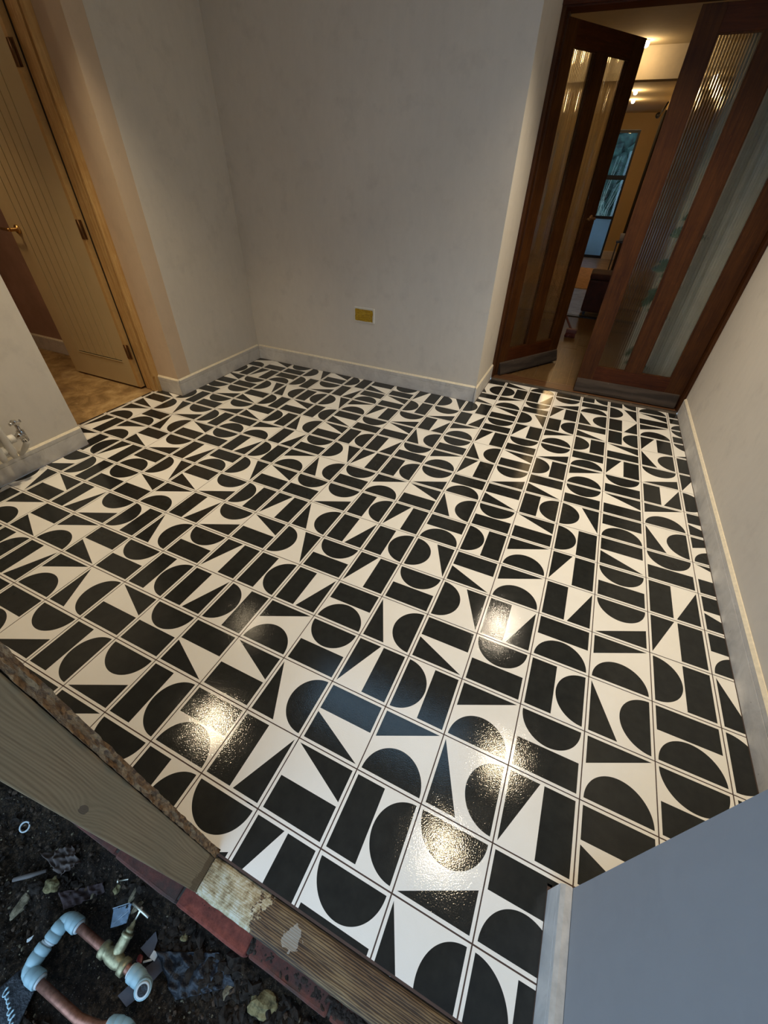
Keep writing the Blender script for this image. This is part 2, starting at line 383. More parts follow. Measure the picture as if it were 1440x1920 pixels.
def lathe_along(bm, p, d, prof, n=16, o=(0, 0, 0)):
    """profile [(distance along d, radius)] about the axis through p"""
    d = Vector(d).normalized(); rings = []; ref = d.orthogonal().normalized(); s = d.cross(ref)
    for t, r in prof:
        c = Vector(p) + d * t - Vector(o)
        rings.append([bm.verts.new((c + (ref * math.cos(2 * math.pi * k / n) + s * math.sin(2 * math.pi * k / n)) * r) * T) for k in range(n)])
    for a, b in zip(rings, rings[1:]):
        for k in range(n): bm.faces.new((a[k], a[(k + 1) % n], b[(k + 1) % n], b[k])).smooth = True
    bm.faces.new(rings[0][::-1]); bm.faces.new(rings[-1])
def rock(bm, c, size, seed, o=(0, 0, 0), sub=2, rough=.35):
    ret = bmesh.ops.create_icosphere(bm, subdivisions=sub, radius=1); rr = random.Random(seed); off = Vector((rr.random() * 50, rr.random() * 50, 0))
    rot = Matrix.Rotation(rr.random() * 6.28, 3, 'Z')
    for v in ret['verts']:
        k = 1 + rough * noise.noise(v.co * 1.3 + off) * 2
        q = Vector((v.co.x * size[0], v.co.y * size[1], v.co.z * size[2])) * k
        if len(size) > 3: q = Matrix.Rotation(size[3], 3, 'Z') @ q
        else: q = rot @ q
        v.co = (Vector(c) - Vector(o) + q) * T

H = 12.0
# ================================================================ the floor: every tile its own piece
rows = {
 15: (-2, 'AS BN AN AS AW AW AN AW'),
 14: (-2, 'CW AE BW CS AN CE BS AN'),
 13: (-2, 'BN CN AS BE CW BW CN AS'),
 12: (-12, 'CN BS AS CE BS AE BN AS BE CE AE BS CE AW BN AW BE CS'),
 11: (-12, 'AE BE AN AE CS BW AN BS AE CS BW AS BE CN AE BS CW AW'),
 10: (-12, 'BS AS CE CW AW CE CN BE CS BW CN BE AS CS AN BE CS BE'),
 9: (-12, 'AS CS BN AE BS AW BN AS BS CW AS CW BS AE CN AS BW AE'),
 8: (-14, 'AN BN AE AS CS BN AE CW BS AW BW AS CN BE CS BN AS BS CN BN'),
 7: (-14, 'BN BN CE CS AE AN CN BW AS CE BE AW CS AN BN AW CE AN CW CN'),
 6: (-14, 'BW CN AN CW BS AS BW AE CN CW AS CN BS CW AS BS AE BN AS BS'),
 5: (-14, 'AE BE CN BN CS BW AN CE BS AS CS AW BE AN AE CN BE AS BW BN'),
 4: (-14, 'AE CN AW BE AN CE BN CS AE BE CW BW AW CE BN CN BW CS BE AN'),
 3: (-12, 'CS AE AS BS CN BW CS BS CE AS BE AS CE BW AN CN AE CW'),
 2: (-12, 'CE BS BW CS AE CW AS BE AW BW AN CW BN AS AW CW AN AE'),
 1: (-12, 'AE CN BN CN BN AS AW BW AE CN AS BE AE CN AS CN AS AN'),
 0: (-12, 'AN AE AW BW CN CW BS AS BN BS CW BN CN CW BE BN BN AN'),
 -1: (-12, 'BN AS CE AN AN CS AW CS AW AN BW BS AW CS AN'),
 -2: (-12, 'AS CE BW AN CN AN AS CN CS AW CS BE AS CW AE'),
}
REG = [(-11.66, 5.33, -.10, 12.91), (-13.12, -11.66, 4.40, 8.26), (-11.78, -11.66, 8.26, 12.91), (-11.66, -1.15, -1.55, -.10),
       (-1.15, 2.71, -1.585, -.10), (-1.70, 5.33, 12.91, 15.46)]
fl_bm = bmesh.new()
for r in REG: box(fl_bm, r[0] - .04, r[1] + .06, r[2] - .025, r[3] + .05, -.12, -.006, o=(0, 0, 0))
floor = struct(mkobj('floor', fl_bm, M_GROUT), 'black and cream geometric tile floor', 'floor')
g = .0085; TH = .012
full = {}
for k in 'ABC':
    bm = bmesh.new(); box(bm, -.5 + g, .5 - g, -.5 + g, .5 - g, -TH * 1.0 + .002, 0.0)
    me = bpy.data.meshes.new('tile_' + k); bm.normal_update(); bm.to_mesh(me); bm.free(); me.materials.append(M_TILE[k]); full[k] = me
ROT = {'N': 0, 'E': -math.pi / 2, 'S': math.pi, 'W': math.pi / 2}
for v, (u0, s) in rows.items():
    for i, code in enumerate(s.split()):
        u = u0 + i; k, d = code[0], code[1]; rz = ROT[d]
        x0, x1, y0, y1 = u + g, u + 1 - g, v + g, v + 1 - g
        pcs = []
        for r in REG:
            a, b, c, e = max(x0, r[0]), min(x1, r[1]), max(y0, r[2]), min(y1, r[3])
            if b - a > .004 and e - c > .004: pcs.append((a, b, c, e))
        if not pcs: continue
        area = sum((p[1] - p[0]) * (p[3] - p[2]) for p in pcs)
        if area > .99 * (1 - 2 * g) ** 2 and len(pcs) == 1:
            ob = bpy.data.objects.new('tile', full[k]); COL.objects.link(ob)
        else:
            bm = bmesh.new(); cs, sn = math.cos(-rz), math.sin(-rz)
            for p in pcs:
                n0 = len(bm.verts); box(bm, p[0] - u - .5, p[1] - u - .5, p[2] - v - .5, p[3] - v - .5, -TH + .002, 0.0)
                bm.verts.ensure_lookup_table()
                for vv in bm.verts[n0:]:
                    vx, vy = vv.co.x, vv.co.y; vv.co.x, vv.co.y = vx * cs - vy * sn, vx * sn + vy * cs
            ob = mkobj('tile', bm, M_TILE[k])
        ob.parent = floor; ob.location = ((u + .5) * T, (v + .5) * T, random.uniform(-.0002, .0002)); ob.rotation_euler.z = rz

# ================================================================ walls
def wall(name, boxes, label, mat=M_WALL):
    return struct(multi(name, boxes, mat), label, 'wall')
wall('wall_back', [(-12.6, -1.78, 12.99, 13.6, -.2, H), (-2.4, -1.78, 13.6, 16.35, -.2, H)], 'plain plastered far wall above the yellow taped socket')
wall('wall_left', [(-12.47, -11.87, 8.95, 12.99, -.2, H), (-13.55, -12.97, 4.36, 8.35, 10.45, H)], 'plastered wall between the boarded door and the corner')
wall('wall_return', [(-13.0, -11.875, 8.35, 8.95, -.2, H)], 'hall lit bare plaster return beside the pine door lining', plaster('hall lit bare plaster', (.72, .57, .42), .4))  # bare plaster with the warm hall light worked into its colour
wall('wall_near', [(-12.36, -11.76, -1.64, 4.36, -.2, H), (-13.55, -12.36, 3.8, 4.36, -.2, H)], 'plastered wall behind the chrome valve')
wall('wall_right', [(5.41, 6.0, -4.0, 16.35, -.2, H)], 'plastered wall running beside the glazed doors')
wall('wall_nib', [(2.84, 5.41, -6.0, -.17, -.2, H)], 'plastered wall end beside the opening, dim daylight in its colour', M_NIB)
wall('wall_header', [(-1.78, 5.41, 15.75, 16.35, 10.42, H)], 'wall above the glazed doors')
# ceiling with roof light opening
SK = (-5.6, 2.0, 4.4, 7.1)
bm = bmesh.new()
for d in ((-13.6, SK[0], -1.6, 16.4), (SK[1], 6.0, -1.6, 16.4), (SK[0], SK[1], -1.6, SK[2]), (SK[0], SK[1], SK[3], 16.4)):
    box(bm, *d, H, H + .6)
struct(mkobj('ceiling', bm, M_CEIL), 'flat white ceiling', 'ceiling')
wn = struct(empty('window_1', ((SK[0] + SK[1]) / 2, (SK[2] + SK[3]) / 2, H + .3)), 'roof light in the ceiling', 'window')
oo = ((SK[0] + SK[1]) / 2, (SK[2] + SK[3]) / 2, H + .3)
multi('window_frame', [(SK[0], SK[1], SK[2], SK[2] + .15, H + .3, H + .55), (SK[0], SK[1], SK[3] - .15, SK[3], H + .3, H + .55),
      (SK[0], SK[0] + .15, SK[2] + .15, SK[3] - .15, H + .3, H + .55), (SK[1] - .15, SK[1], SK[2] + .15, SK[3] - .15, H + .3, H + .55)], M_WPLASTIC, wn, oo)
multi('pane', [(SK[0] + .15, SK[1] - .15, SK[2] + .15, SK[3] - .15, H + .4, H + .42)], M_PANE, wn, oo)

# ---- skirting boards: face, groove line and a cream chamfered top
def skirting(name, p0, p1, nrm, h, th, label, cap=True, top=None):
    """board along p0->p1, front face on that line, thickness th away from nrm"""
    a = Vector((*p0, 0)); b = Vector((*p1, 0)); n = Vector((*nrm, 0)); c = (a + b) / 2
    prof = [(0, .0), (0, h * .72), (-.012, h * .725), (-.012, h * .745), (0, h * .75), (0, h - .05), (-.04, h), (-th, h), (-th, .0)]
    bm = bmesh.new(); L = []
    for q in (a, b): L.append([bm.verts.new((q + n * x + Vector((0, 0, z)) - c) * T) for x, z in prof])
    m = len(prof)
    for i in range(m):
        f = bm.faces.new((L[0][i], L[0][(i + 1) % m], L[1][(i + 1) % m], L[1][i]))
        if prof[i][1] >= h - .06 and i in (5, 6) and cap: f.material_index = 1
    bm.faces.new(L[0]); bm.faces.new(L[1][::-1])
    o = struct(mkobj(name, bm, [M_SKIRT, top or M_CREAM]), label, 'skirting'); o.location = c * T; return o
skirting('baseboard_back', (-11.80, 12.93), (-1.80, 12.93), (0, -1), .60, .06, 'grey primed skirting under the yellow taped socket')
skirting('baseboard_return', (-1.72, 12.87), (-1.72, 15.62), (1, 0), .60, .055, 'short skirting on the return before the glazed doors')
skirting('baseboard_left', (-11.81, 8.28), (-11.81, 12.93), (1, 0), .60, .055, 'skirting between the boarded door and the corner')
skirting('baseboard_alcove', (-12.86, 8.285), (-11.81, 8.285), (0, -1), .60, .06, 'short skirting beside the pine door lining')
skirting('baseboard_near', (-11.70, -1.52), (-11.70, 4.37), (1, 0), .60, .055, 'grey skirting below the chrome valve')
skirting('baseboard_right', (5.345, -.17), (5.345, 15.55), (-1, 0), .60, .06, 'long skirting with a cream top edge beside the glazed doors')
skirting('baseboard_nib', (2.72, -5.5), (2.72, -.17), (-1, 0), .58, .115, 'blue-grey skirting with a raw top edge on the wall end', top=plain('dusty mdf edge', (.50, .46, .41), .9, var=.15, scale=50))

# ================================================================ boarded door, its lining and the hall beyond
lin = struct(empty('trim_1', (-13.2, 8.2, 0)), 'raw pine door lining with knots', 'trim')
lo = (-13.2, 8.2, 0)
def knotty(name, d):
    return boxo(name, d, M_PINE, lin, lo)
knotty('lining_jamb', (-13.55, -12.87, 8.17, 8.345, 0, 10.25))
knotty('door_stop', (-13.20, -13.02, 8.10, 8.17, 0, 10.2))
knotty('lining_head', (-13.55, -12.87, 4.55, 8.345, 10.25, 10.44))
knotty('lining_jamb', (-13.55, -12.87, 4.37, 4.53, 0, 10.25))
knotty('jamb_fillet', (-12.93, -12.87, 8.10, 8.17, 0.6, 10.2))
dr = struct(empty('door_1', (-13.52, 8.06, .06)), 'cream boarded door standing open', 'door')
do = (-13.52, 8.06, .06)
# leaf along -x from -13.55 to -17.35, room face at y=8.00, thickness .2
X1, X0, YF, YB = -13.80, -17.38, 8.02, 8.21
gx0, gx1, gz0, gz1 = -16.62, -14.18, .98, 9.3
bm = bmesh.new()
box(bm, X0, gx0, YF, YB, .06, 9.95, o=do); box(bm, gx1, X1, YF, YB, .06, 9.95, o=do)
box(bm, gx0, gx1, YF, YB, .06, gz0, o=do); box(bm, gx0, gx1, YF, YB, gz1, 9.95, o=do)
mkobj('door_frame', bm, M_PINEDOOR, dr)
nb = 7; bw = (gx1 - gx0) / nb
boxo('panel_back', (gx0, gx1, YF + .05, YB - .03, gz0, gz1), M_GROOVE, dr, do)
for i in range(nb):
    if i == 0:
        boxo('panel_bead', (gx0, gx1, YF - .02, YF + .05, gz0 - .03, gz0), M_PINEDOOR, dr, do)
    boxo('board', (gx0 + i * bw + .018, gx0 + (i + 1) * bw - .018, YF + .012, YF + .05, gz0 + .025, gz1), M_PINEDOOR, dr, do)
boxo('hinge_edge', (X1, X1 + .13, YF, YB, .06, 9.95), M_PINEEDGE, dr, do)
boxo('gap_shade', (X1 + .135, -13.56, 8.20, 8.33, .0, 9.95), M_BLACK, lin, lo)  # black strip standing in for the shade in the hinge gap
for hz_ in (1.15, 4.85, 8.5):
    bm = bmesh.new(); box(bm, X1 + .02, X1 + .12, YF - .012, YF - .001, hz_, hz_ + .5, o=do)
    box(bm, X1 + .12, X1 + .24, YF + .02, YF + .03, hz_, hz_ + .5, o=do)
    tube(bm, [(X1 + .13, YF - .01, hz_), (X1 + .13, YF - .01, hz_ + .5)], .022, 8, o=do)
    mkobj('hinge', bm, M_BRONZE, dr)
hd = mkobj('door_handle', (lambda bm: (lathe_along(bm, (-16.92, YF, 4.92), (0, -1, 0), [(0, .13), (.05, .13), (.06, .05), (.24, .05)], 16, do),
      tube(bm, [(-16.92, YF - .24, 4.92), (-16.98, YF - .27, 4.92), (-17.42, YF - .27, 4.94)], [.05, .05, .035], 10, do), bm)[-1])(bmesh.new()), M_BRASS, dr)

struct(boxo('floor_hall', (-24, -13.13, 1.0, 9.15, -.3, -.02), M_CONC), 'dusty bare concrete floor beyond the boarded door', 'floor')
struct(multi('wall_hall', [(-24, -12.4, 9.2, 9.7, -.3, H), (-13.4, -12.6, 8.97, 9.2, -.3, H), (-24.5, -24, .5, 9.7, -.3, H), (-24, -13.5, .5, 1.0, -.3, H), (-14.1, -13.56, 1.0, 4.3, -.3, H)], M_PINK), 'pinkish bare plaster hall wall', 'wall')
struct(multi('ceiling_hall', [(-24.5, -13.6, .5, 9.7, H, H + .3)], M_CEIL), 'hall ceiling', 'ceiling')
skirting('baseboard_hall', (-24, 9.12), (-13.7, 9.12), (0, -1), .62, .08, 'white skirting seen past the boarded door')
def lamp_point(name, p, watts, col, r=.05, spot=None, blend=.6, rot=(0, 0, 0)):
    l = bpy.data.lights.new(name, 'SPOT' if spot else 'POINT'); l.energy = watts; l.color = col; l.shadow_soft_size = r
    if spot: l.spot_size = math.radians(spot); l.spot_blend = blend
    o = bpy.data.objects.new(name, l); COL.objects.link(o); o.location = Vector(p) * T; o.rotation_euler = rot; return o
def downlight(p, watts, label, spot=106, col=SPOT_COL, blend=1.0, group=None):
    r = tag(empty('ceiling_light', p), label, 'light', group)
    bm = bmesh.new(); lathe_along(bm, (0, 0, 0), (0, 0, -1), [(0, .22), (.03, .22), (.04, .17), (.01, .16)], 20)
    mkobj('bezel', bm, M_WPLASTIC, r)
    bm = bmesh.new(); lathe_along(bm, (0, 0, -.012), (0, 0, -1), [(0, .15), (.01, .15)], 20)
    mkobj('lamp_face', bm, M_LAMP, r)
    l = lamp_point('lamp_beam', (p[0], p[1], p[2] - .08), watts, col, .065, spot, blend); return r
hl = tag(empty('ceiling_light', (-17.5, 5.5, H)), 'round flush ceiling light in the hall', 'light')
bm = bmesh.new(); lathe_along(bm, (0, 0, 0), (0, 0, -1), [(0, .5), (.1, .5), (.3, .35), (.35, .1)], 20); mkobj('lamp_shade', bm, M_LAMP, hl)
lamp_point('lamp_bulb', (-17.0, 4.6, H - .9), HALL_W * 6, (1, .68, .36), .08, 96, 1.0)

for p, wt, lb in (((-10.2, 6.6), .5, 'downlight nearest the boarded door'), ((-8.3, 2.1), .62, 'downlight nearest the chrome valve'),
              ((1.7, 12.9), 1.0, 'downlight before the glazed doors'), ((3.3, 6.0), .58, 'downlight over the middle of the tiles by the long wall'),
              ((2.0, 2.3), .4, 'downlight nearest the opening')):
    y = min(p[1], 12.3)
    downlight((p[0], y, H), SPOT_W * wt, 'small round recessed ' + lb, 84 if p[0] < -10 else 122 if p[0] < 0 else 106, SPOT_COL if y > 7 else (1, .80, .52))

# ================================================================ glazed doors
fr = struct(empty('trim_2', (1.8, 15.9, 0)), 'dark stained frame round the glazed doors', 'trim')
fo = (1.8, 15.9, 0)
def fjamb(name, d, m=M_MAHOG): return boxo(name, d, m, fr, fo, bev=.01)
fjamb('frame_jamb', (-1.775, -1.66, 15.63, 16.25, .0, 10.41))
fjamb('frame_rebate', (-1.66, -1.60, 15.98, 16.25, .0, 10.3))
fjamb('frame_jamb', (5.30, 5.405, 15.63, 16.25, .0, 10.41))
fjamb('frame_head', (-1.66, 5.30, 15.63, 16.25, 10.16, 10.41), M_MAHOG_H)
fjamb('architrave', (-1.775, 5.405, 15.56, 15.63, 10.2, 10.55), M_MAHOG_H)
sill = struct(empty('trim_3', (1.8, 15.6, 0)), 'dirty worn threshold under the glazed doors', 'trim')
bm = bmesh.new()      # ragged mortar edge and board
n = 90
row = []
for i in range(n + 1):
    x = -1.70 + 7.02 * i / n
    y0 = 15.47 + .02 * noise.noise(Vector((x * 3, 0, 0)))
    ys = [y0, y0 + .02, 15.52, 15.60, 15.63]
    zs = [-.10, .03 + .02 * noise.noise(Vector((x * 9, 2, 0))), .05 + .025 * noise.noise(Vector((x * 14, 5, 0))), .04 + .015 * noise.noise(Vector((x * 11, 9, 0))), .05]
    row.append([bm.verts.new(((x - 1.8) * T, (y - 15.6) * T, z * T)) for y, z in zip(ys, zs)])
for a, b in zip(row, row[1:]):
    for k in range(4): bm.faces.new((a[k], b[k], b[k + 1], a[k + 1]))
mkobj('mortar_edge', bm, M_OLDSILL, sill, True)
boxo('sill_board', (-1.655, 5.295, 15.64, 16.33, -.1, .045), M_DARKSILL, sill, (1.8, 15.6, 0), bev=.01)

def reed(bm, x0, x1, z0, z1, y, th=.03, pitch=.072, amp=.020):
    n = max(2, int(round((x1 - x0) / pitch))) * 6
    F, B = [], []
    for i in range(n + 1):
        x = x0 + (x1 - x0) * i / n; yy = y - amp * abs(math.sin(math.pi * (x - x0) / pitch)) 
        F.append([bm.verts.new((x * T, yy * T, z * T)) for z in (z0, z1)]); B.append([bm.verts.new((x * T, (y + th) * T, z * T)) for z in (z0, z1)])
    for L in (F, B):
        for a, b in zip(L, L[1:]): bm.faces.new((a[0], b[0], b[1], a[1]))
    for i in (0, -1): bm.faces.new((F[i][0], F[i][1], B[i][1], B[i][0]))
    for a, b, c, d in zip(F, F[1:], B, B[1:]):
        bm.faces.new((a[0], b[0], d[0], c[0])); bm.faces.new((a[1], b[1], d[1], c[1]))
def french(name, loc, rz, Lx, st, mid, pw, label, mirror=False, th=.22):
    """leaf in local space: x from 0 (hinge) to Lx, front face y=0 towards the room"""
    r = struct(empty(name, loc, rz), label, 'door')
    z0, z1, gb, gt = .05, 10.08, 1.06, 9.58
    s = -1 if mirror else 1
    def bx(nm, x0, x1, y0, y1, za, zb, m, bev=.008):
        a, b = sorted((s * x0, s * x1)); return boxo(nm, (a, b, y0, y1, za, zb), m, r, (0, 0, 0), bev)
    p1, p2 = (st, st + pw), (st + pw + mid, st + 2 * pw + mid)
    bx('stile', 0, st, 0, th, z0, z1, M_MAHOG); bx('stile', p2[1], Lx, 0, th, z0, z1, M_MAHOG)
    bx('mid_stile', p1[1], p2[0], 0, th, gb, gt, M_MAHOG)
    bx('bottom_rail', st, p2[1], .004, th - .004, z0, gb, M_MAHOG_H); bx('top_rail', st, p2[1], .004, th - .004, gt, z1, M_MAHOG_H)
    for p in (p1, p2):
        a, b = sorted((s * p[0], s * p[1]))
        bm = bmesh.new(); reed(bm, a + .005, b - .005, gb + .005, gt - .005, .10); mkobj('glass_pane', bm, M_REED, r)
        bm = bmesh.new()
        for d in ((a, a + .035, .03, .085, gb, gt), (b - .035, b, .03, .085, gb, gt), (a + .035, b - .035, .03, .085, gb, gb + .035), (a + .035, b - .035, .03, .085, gt - .035, gt)): box(bm, *d)
        mkobj('glazing_bead', bm, M_MAHOG, r)
    # weather board: wedge at the foot
    bm = bmesh.new(); xa, xb = sorted((s * .06, s * (Lx - .02)))
    prof = [(-.004, .56), (-.05, .53), (-.16, .16), (-.16, .08), (-.004, .08)]
    L = [[bm.verts.new((x * T, y * T, z * T)) for y, z in prof] for x in (xa, xb)]
    for i in range(5): bm.faces.new((L[0][i], L[0][(i + 1) % 5], L[1][(i + 1) % 5], L[1][i]))
    bm.faces.new(L[0]); bm.faces.new(L[1][::-1]); mkobj('weather_board', bm, M_GREYW, r)
    for hz_ in (1.6, 5.0, 8.4):
        bm = bmesh.new(); tube(bm, [(-s * .0, th + .01, hz_), (-s * .0, th + .01, hz_ + .5)], .03, 8); mkobj('hinge', bm, M_BRONZE, r)
    return r
ANG = math.radians(57)
h0 = Vector((-1.60, 16.0))
ll = french('door_2', (h0.x, h0.y, 0), ANG, 3.74, .48, .55, 1.07, 'half open glazed door with reeded panes', False)
bm = bmesh.new(); lathe_along(bm, (3.45, 0, 5.5), (0, -1, 0), [(0, .11), (.04, .11), (.05, .04), (.2, .04)], 14)
tube(bm, [(3.45, -.2, 5.5), (3.4, -.23, 5.5), (2.95, -.23, 5.5)], [.04, .04, .03], 8); mkobj('door_handle', bm, M_BRONZE, ll)
rl = french('door_3', (5.29, 15.95, 0), 0, 3.70, .57, .55, 1.01, 'closed glazed door with a curtain behind it', True)

# ================================================================ living room beyond
lv = multi('floor_living', [(-9, 6.5, 16.36, 28.1, -.3, -.06), (-9, 6.5, 28.1, 55.2, -.3, -.0)], [M_PARQ]); struct(lv, 'pale chevron parquet in the far room', 'floor')
x = -5.0; pr_ = random.Random(3)
while x < 6.2:
    for (ya, yb) in ((16.37, 22.3 + pr_.uniform(-2, 2)), (None, 28.0)):
        if ya is None: ya = last + .012
        last = yb
        pl = boxo('plank', (x + .006, x + .694, ya, yb, -.055, pr_.uniform(-.004, .0)), M_OAK, lv, (0, 0, 0))
    x += .7
tag(boxo('threshold_bar', (-4, 6.3, 28.02, 28.5, .0, .05), M_BLACK, bev=.015), 'black floor strip between the oak planks and the parquet', 'threshold')
struct(multi('wall_living', [(-4.6, -4.0, 16.36, 54.9, -.3, H), (6.3, 6.9, 16.36, 36.0, -.3, H), (2.4, 6.9, 36.0, 55.4, -.3, H),
       (-4.6, -1.9, 54.9, 55.4, -.3, H), (-1.9, 1.08, 54.9, 55.4, 10.22, H), (1.08, 2.4, 54.9, 55.4, -.3, H), (-4.0, -2.45, 16.36, 16.9, -.3, H), (5.45, 6.3, 16.36, 16.6, -.3, H)], M_LWALL), 'ochre living room wall', 'wall')
struct(multi('ceiling_living', [(-4.6, 6.9, 16.36, 55.4, 11.35, 11.9)], M_LCEIL), 'living room ceiling', 'ceiling')
struct(boxo('trim_4', (-4.0, 6.3, 28.3, 29.0, 10.27, 11.35), M_LCEIL), 'boxed beam across the living room ceiling', 'beam')
skirting('baseboard_living', (1.08, 54.85), (2.38, 54.85), (0, -1), .75, .05, 'pale skirting beside the far black window')
# far window
fw = struct(empty('window_2', (-.4, 54.95, 0)), 'tall black framed garden window at the far end', 'window'); wo = (-.4, 54.95, 0)
multi('window_frame', [(-1.9, 1.08, 54.92, 55.1, 10.0, 10.2), (-1.9, 1.08, 54.92, 55.1, 0, .25), (.9, 1.08, 54.92, 55.1, .25, 10), (-1.9, -1.7, 54.92, 55.1, .25, 10)], M_BLACK, fw, wo)
boxo('glazing_bar', (-1.7, .9, 54.92, 55.08, 6.6, 6.95), M_BLACK, fw, wo); boxo('glazing_bar', (-1.7, .9, 54.92, 55.08, 3.45, 3.7), M_BLACK, fw, wo)
for a, b, m in ((.25, 3.45, M_FROST), (3.7, 6.6, M_PANE), (6.95, 10.0, M_PANE)): boxo('pane', (-1.7, .9, 55.0, 55.03, a, b), m, fw, wo)
# garden behind
tag(mkobj('grass', (lambda bm: (box(bm, -14, 14, 55.5, 69.5, -.6, -.42), bm)[-1])(bmesh.new()), M_HEDGE), 'dim green lawn outside the far window', 'lawn', kind='stuff')
bm = bmesh.new(); rr = random.Random(5)
box(bm, -16, 16, 73, 75, -.4, 14)
for i in range(150): rock(bm, (rr.uniform(-10, 10), rr.uniform(71.8, 73), rr.uniform(1.5, 14)), (1.6, 1.2, 1.6), i, sub=2, rough=.5)
tag(mkobj('hedge', bm, M_HEDGE, smooth=True), 'dark green hedge outside the far window', 'hedge', kind='stuff')
bm = bmesh.new()
for i in range(46):
    bx_, by_ = rr.uniform(-1.6, 1.2), rr.uniform(57.5, 60); hh = rr.uniform(3, 8.6)
    tube(bm, [(bx_, by_, -.4), (bx_ + rr.uniform(-.2, .2), by_, hh * .6), (bx_ + rr.uniform(-.9, .9), by_, hh)], [.025, .02, .008], 4)
tag(mkobj('garden_grass', bm, plain('dry stems', (.34, .38, .33), .8)), 'tall pale garden stems outside the far window', 'grass', kind='stuff')
# lamps of the living room
for p, lb in (((.20, 27.3), 'small ceiling spot before the boxed beam'), ((-.02, 41.5), 'nearer small ceiling spot past the boxed beam'), ((-.12, 46.0), 'farther small ceiling spot past the boxed beam')):
    r = tag(empty('spotlight', (p[0], p[1], 11.35)), lb, 'light')
    bm = bmesh.new(); lathe_along(bm, (0, 0, 0), (0, 0, -1), [(0, .14), (.03, .14)], 14); mkobj('bezel', bm, M_WPLASTIC, r)
    bm = bmesh.new(); bmesh.ops.create_uvsphere(bm, u_segments=14, v_segments=8, radius=.13 * T)
    for v in bm.verts: v.co.z -= .10 * T
    mkobj('bulb', bm, emit('spot bulb', (1, .86, .66), 30), r, True)
    lamp_point('spot_beam', (p[0], p[1], 11.0), LIVING_W * (.5 if p[1] < 30 else 1), (1, .64, .26), .05)
for p in ((-2.6, 21.0), (3.6, 21.5)):
    r = tag(empty('spotlight', (p[0], p[1], 11.35)), 'small ceiling spot near the half open glazed door' if p[0] < 0 else 'small ceiling spot near the closed glazed door', 'light')
    bm = bmesh.new(); lathe_along(bm, (0, 0, 0), (0, 0, -1), [(0, .14), (.03, .14)], 14); mkobj('bezel', bm, M_WPLASTIC, r)
    lamp_point('spot_beam', (p[0], p[1], 11.0), LIVING_W * 1.1, (1, .70, .36), .06, 120, 1.0)
# ottoman, rug, broom
ot = tag(empty('ottoman', (2.0, 29.6, 0)), 'low dark brown leather ottoman past the half open door', 'ottoman'); o_ = (2.0, 29.6, 0)
boxo('seat_block', (.85, 3.1, 28.62, 30.6, .22, 2.0), M_LEATHER, ot, o_, bev=.12)
boxo('cushion_top', (.83, 3.12, 28.60, 30.62, 2.0, 2.32), M_LEATHER, ot, o_, bev=.12)
for a, b in ((1.0, 28.8), (2.8, 28.8), (1.0, 30.3), (2.8, 30.3)): boxo('leg', (a, a + .15, b, b + .15, 0, .22), M_BLACK, ot, o_)
tag(boxo('rug', (-3.0, 2.2, 37.2, 47.5, 0, .04), M_RUG, bev=.015), 'tan rug on the parquet toward the far window', 'rug')
br = tag(empty('broom', (.75, 23.6, 0)), 'red headed broom lying on the oak planks', 'broom'); bo = (.75, 23.6, 0)
boxo('broom_head', (.50, 1.05, 23.35, 23.62, .22, .42), M_BSTICK, br, bo, bev=.04)
bm = bmesh.new(); rb = random.Random(9)
for i in range(120):
    xx, yy = rb.uniform(.53, 1.02), rb.uniform(23.38, 23.6); tube(bm, [(xx, yy, .25), (xx + rb.uniform(-.05, .05), yy + rb.uniform(-.06, .06), .002)], .014, 4, bo)
tag(mkobj('bristles', bm, M_BROOM, br), kind='stuff')
bm = bmesh.new(); tube(bm, [(.72, 23.55, .38), (-.9, 27.4, 1.6), (-2.6, 31.6, 3.0)], .055, 8, bo); mkobj('broom_handle', bm, M_BSTICK, br)
# curtain behind the closed leaf, with leaf print
cu = tag(empty('curtain', (4.2, 17.1, 0)), 'pale curtain with green leaf print hanging behind the closed glazed door', 'curtain'); co = (4.2, 17.1, 0)
bm = bmesh.new(); L = []
for i in range(141):
    x = 3.05 + 3.1 * i / 140; t = i / 140
    L.append([bm.verts.new(((x - co[0] + (.10 if z < 1 else 0) * (t - .5)) * T, (17.15 + .30 * math.sin(t * 40 + .5 * math.sin(t * 17)) * (.7 + .3 * math.sin(t * 23)) + .05 * math.sin(t * 19 + z * .3) - co[1]) * T, z * T)) for z in (.12, 3, 6, 10.6)])
for a, b in zip(L, L[1:]):
    for k in range(3): bm.faces.new((a[k], b[k], b[k + 1], a[k + 1]))
mkobj('curtain_cloth', bm, M_CURT, cu, True)
bm = bmesh.new(); tube(bm, [(2.7, 17.0, 10.68), (6.2, 17.0, 10.68)], .06, 10, co); mkobj('curtain_pole', bm, M_BLACK, cu)
rl_ = random.Random(12); LM = []
for q in range(3):
    bm = bmesh.new(); ll_ = (.13, .18, .24)[q]
    f = [bm.verts.new((math.cos(2 * math.pi * k / 12) * ll_ * T, 0, math.sin(2 * math.pi * k / 12) * ll_ * .40 * T)) for k in range(12)]
    bm.faces.new(f); me = bpy.data.meshes.new('leaf_print'); bm.to_mesh(me); bm.free(); me.materials.append(M_LEAF); LM.append(me)
for i in range(46):
    zc = rl_.choice((1.2, 1.5, 2.9, 3.2, 3.6, 4.0, 4.4, 5.3, 5.7)) + rl_.uniform(-.2, .2); xc = 3.02 + rl_.random() * .7
    o = bpy.data.objects.new('leaf_print', LM[i % 3]); COL.objects.link(o); o.parent = cu
    o.location = ((xc - co[0]) * T, (16.68 - co[1]) * T, zc * T); o.rotation_euler.y = rl_.uniform(-1.2, 1.2)
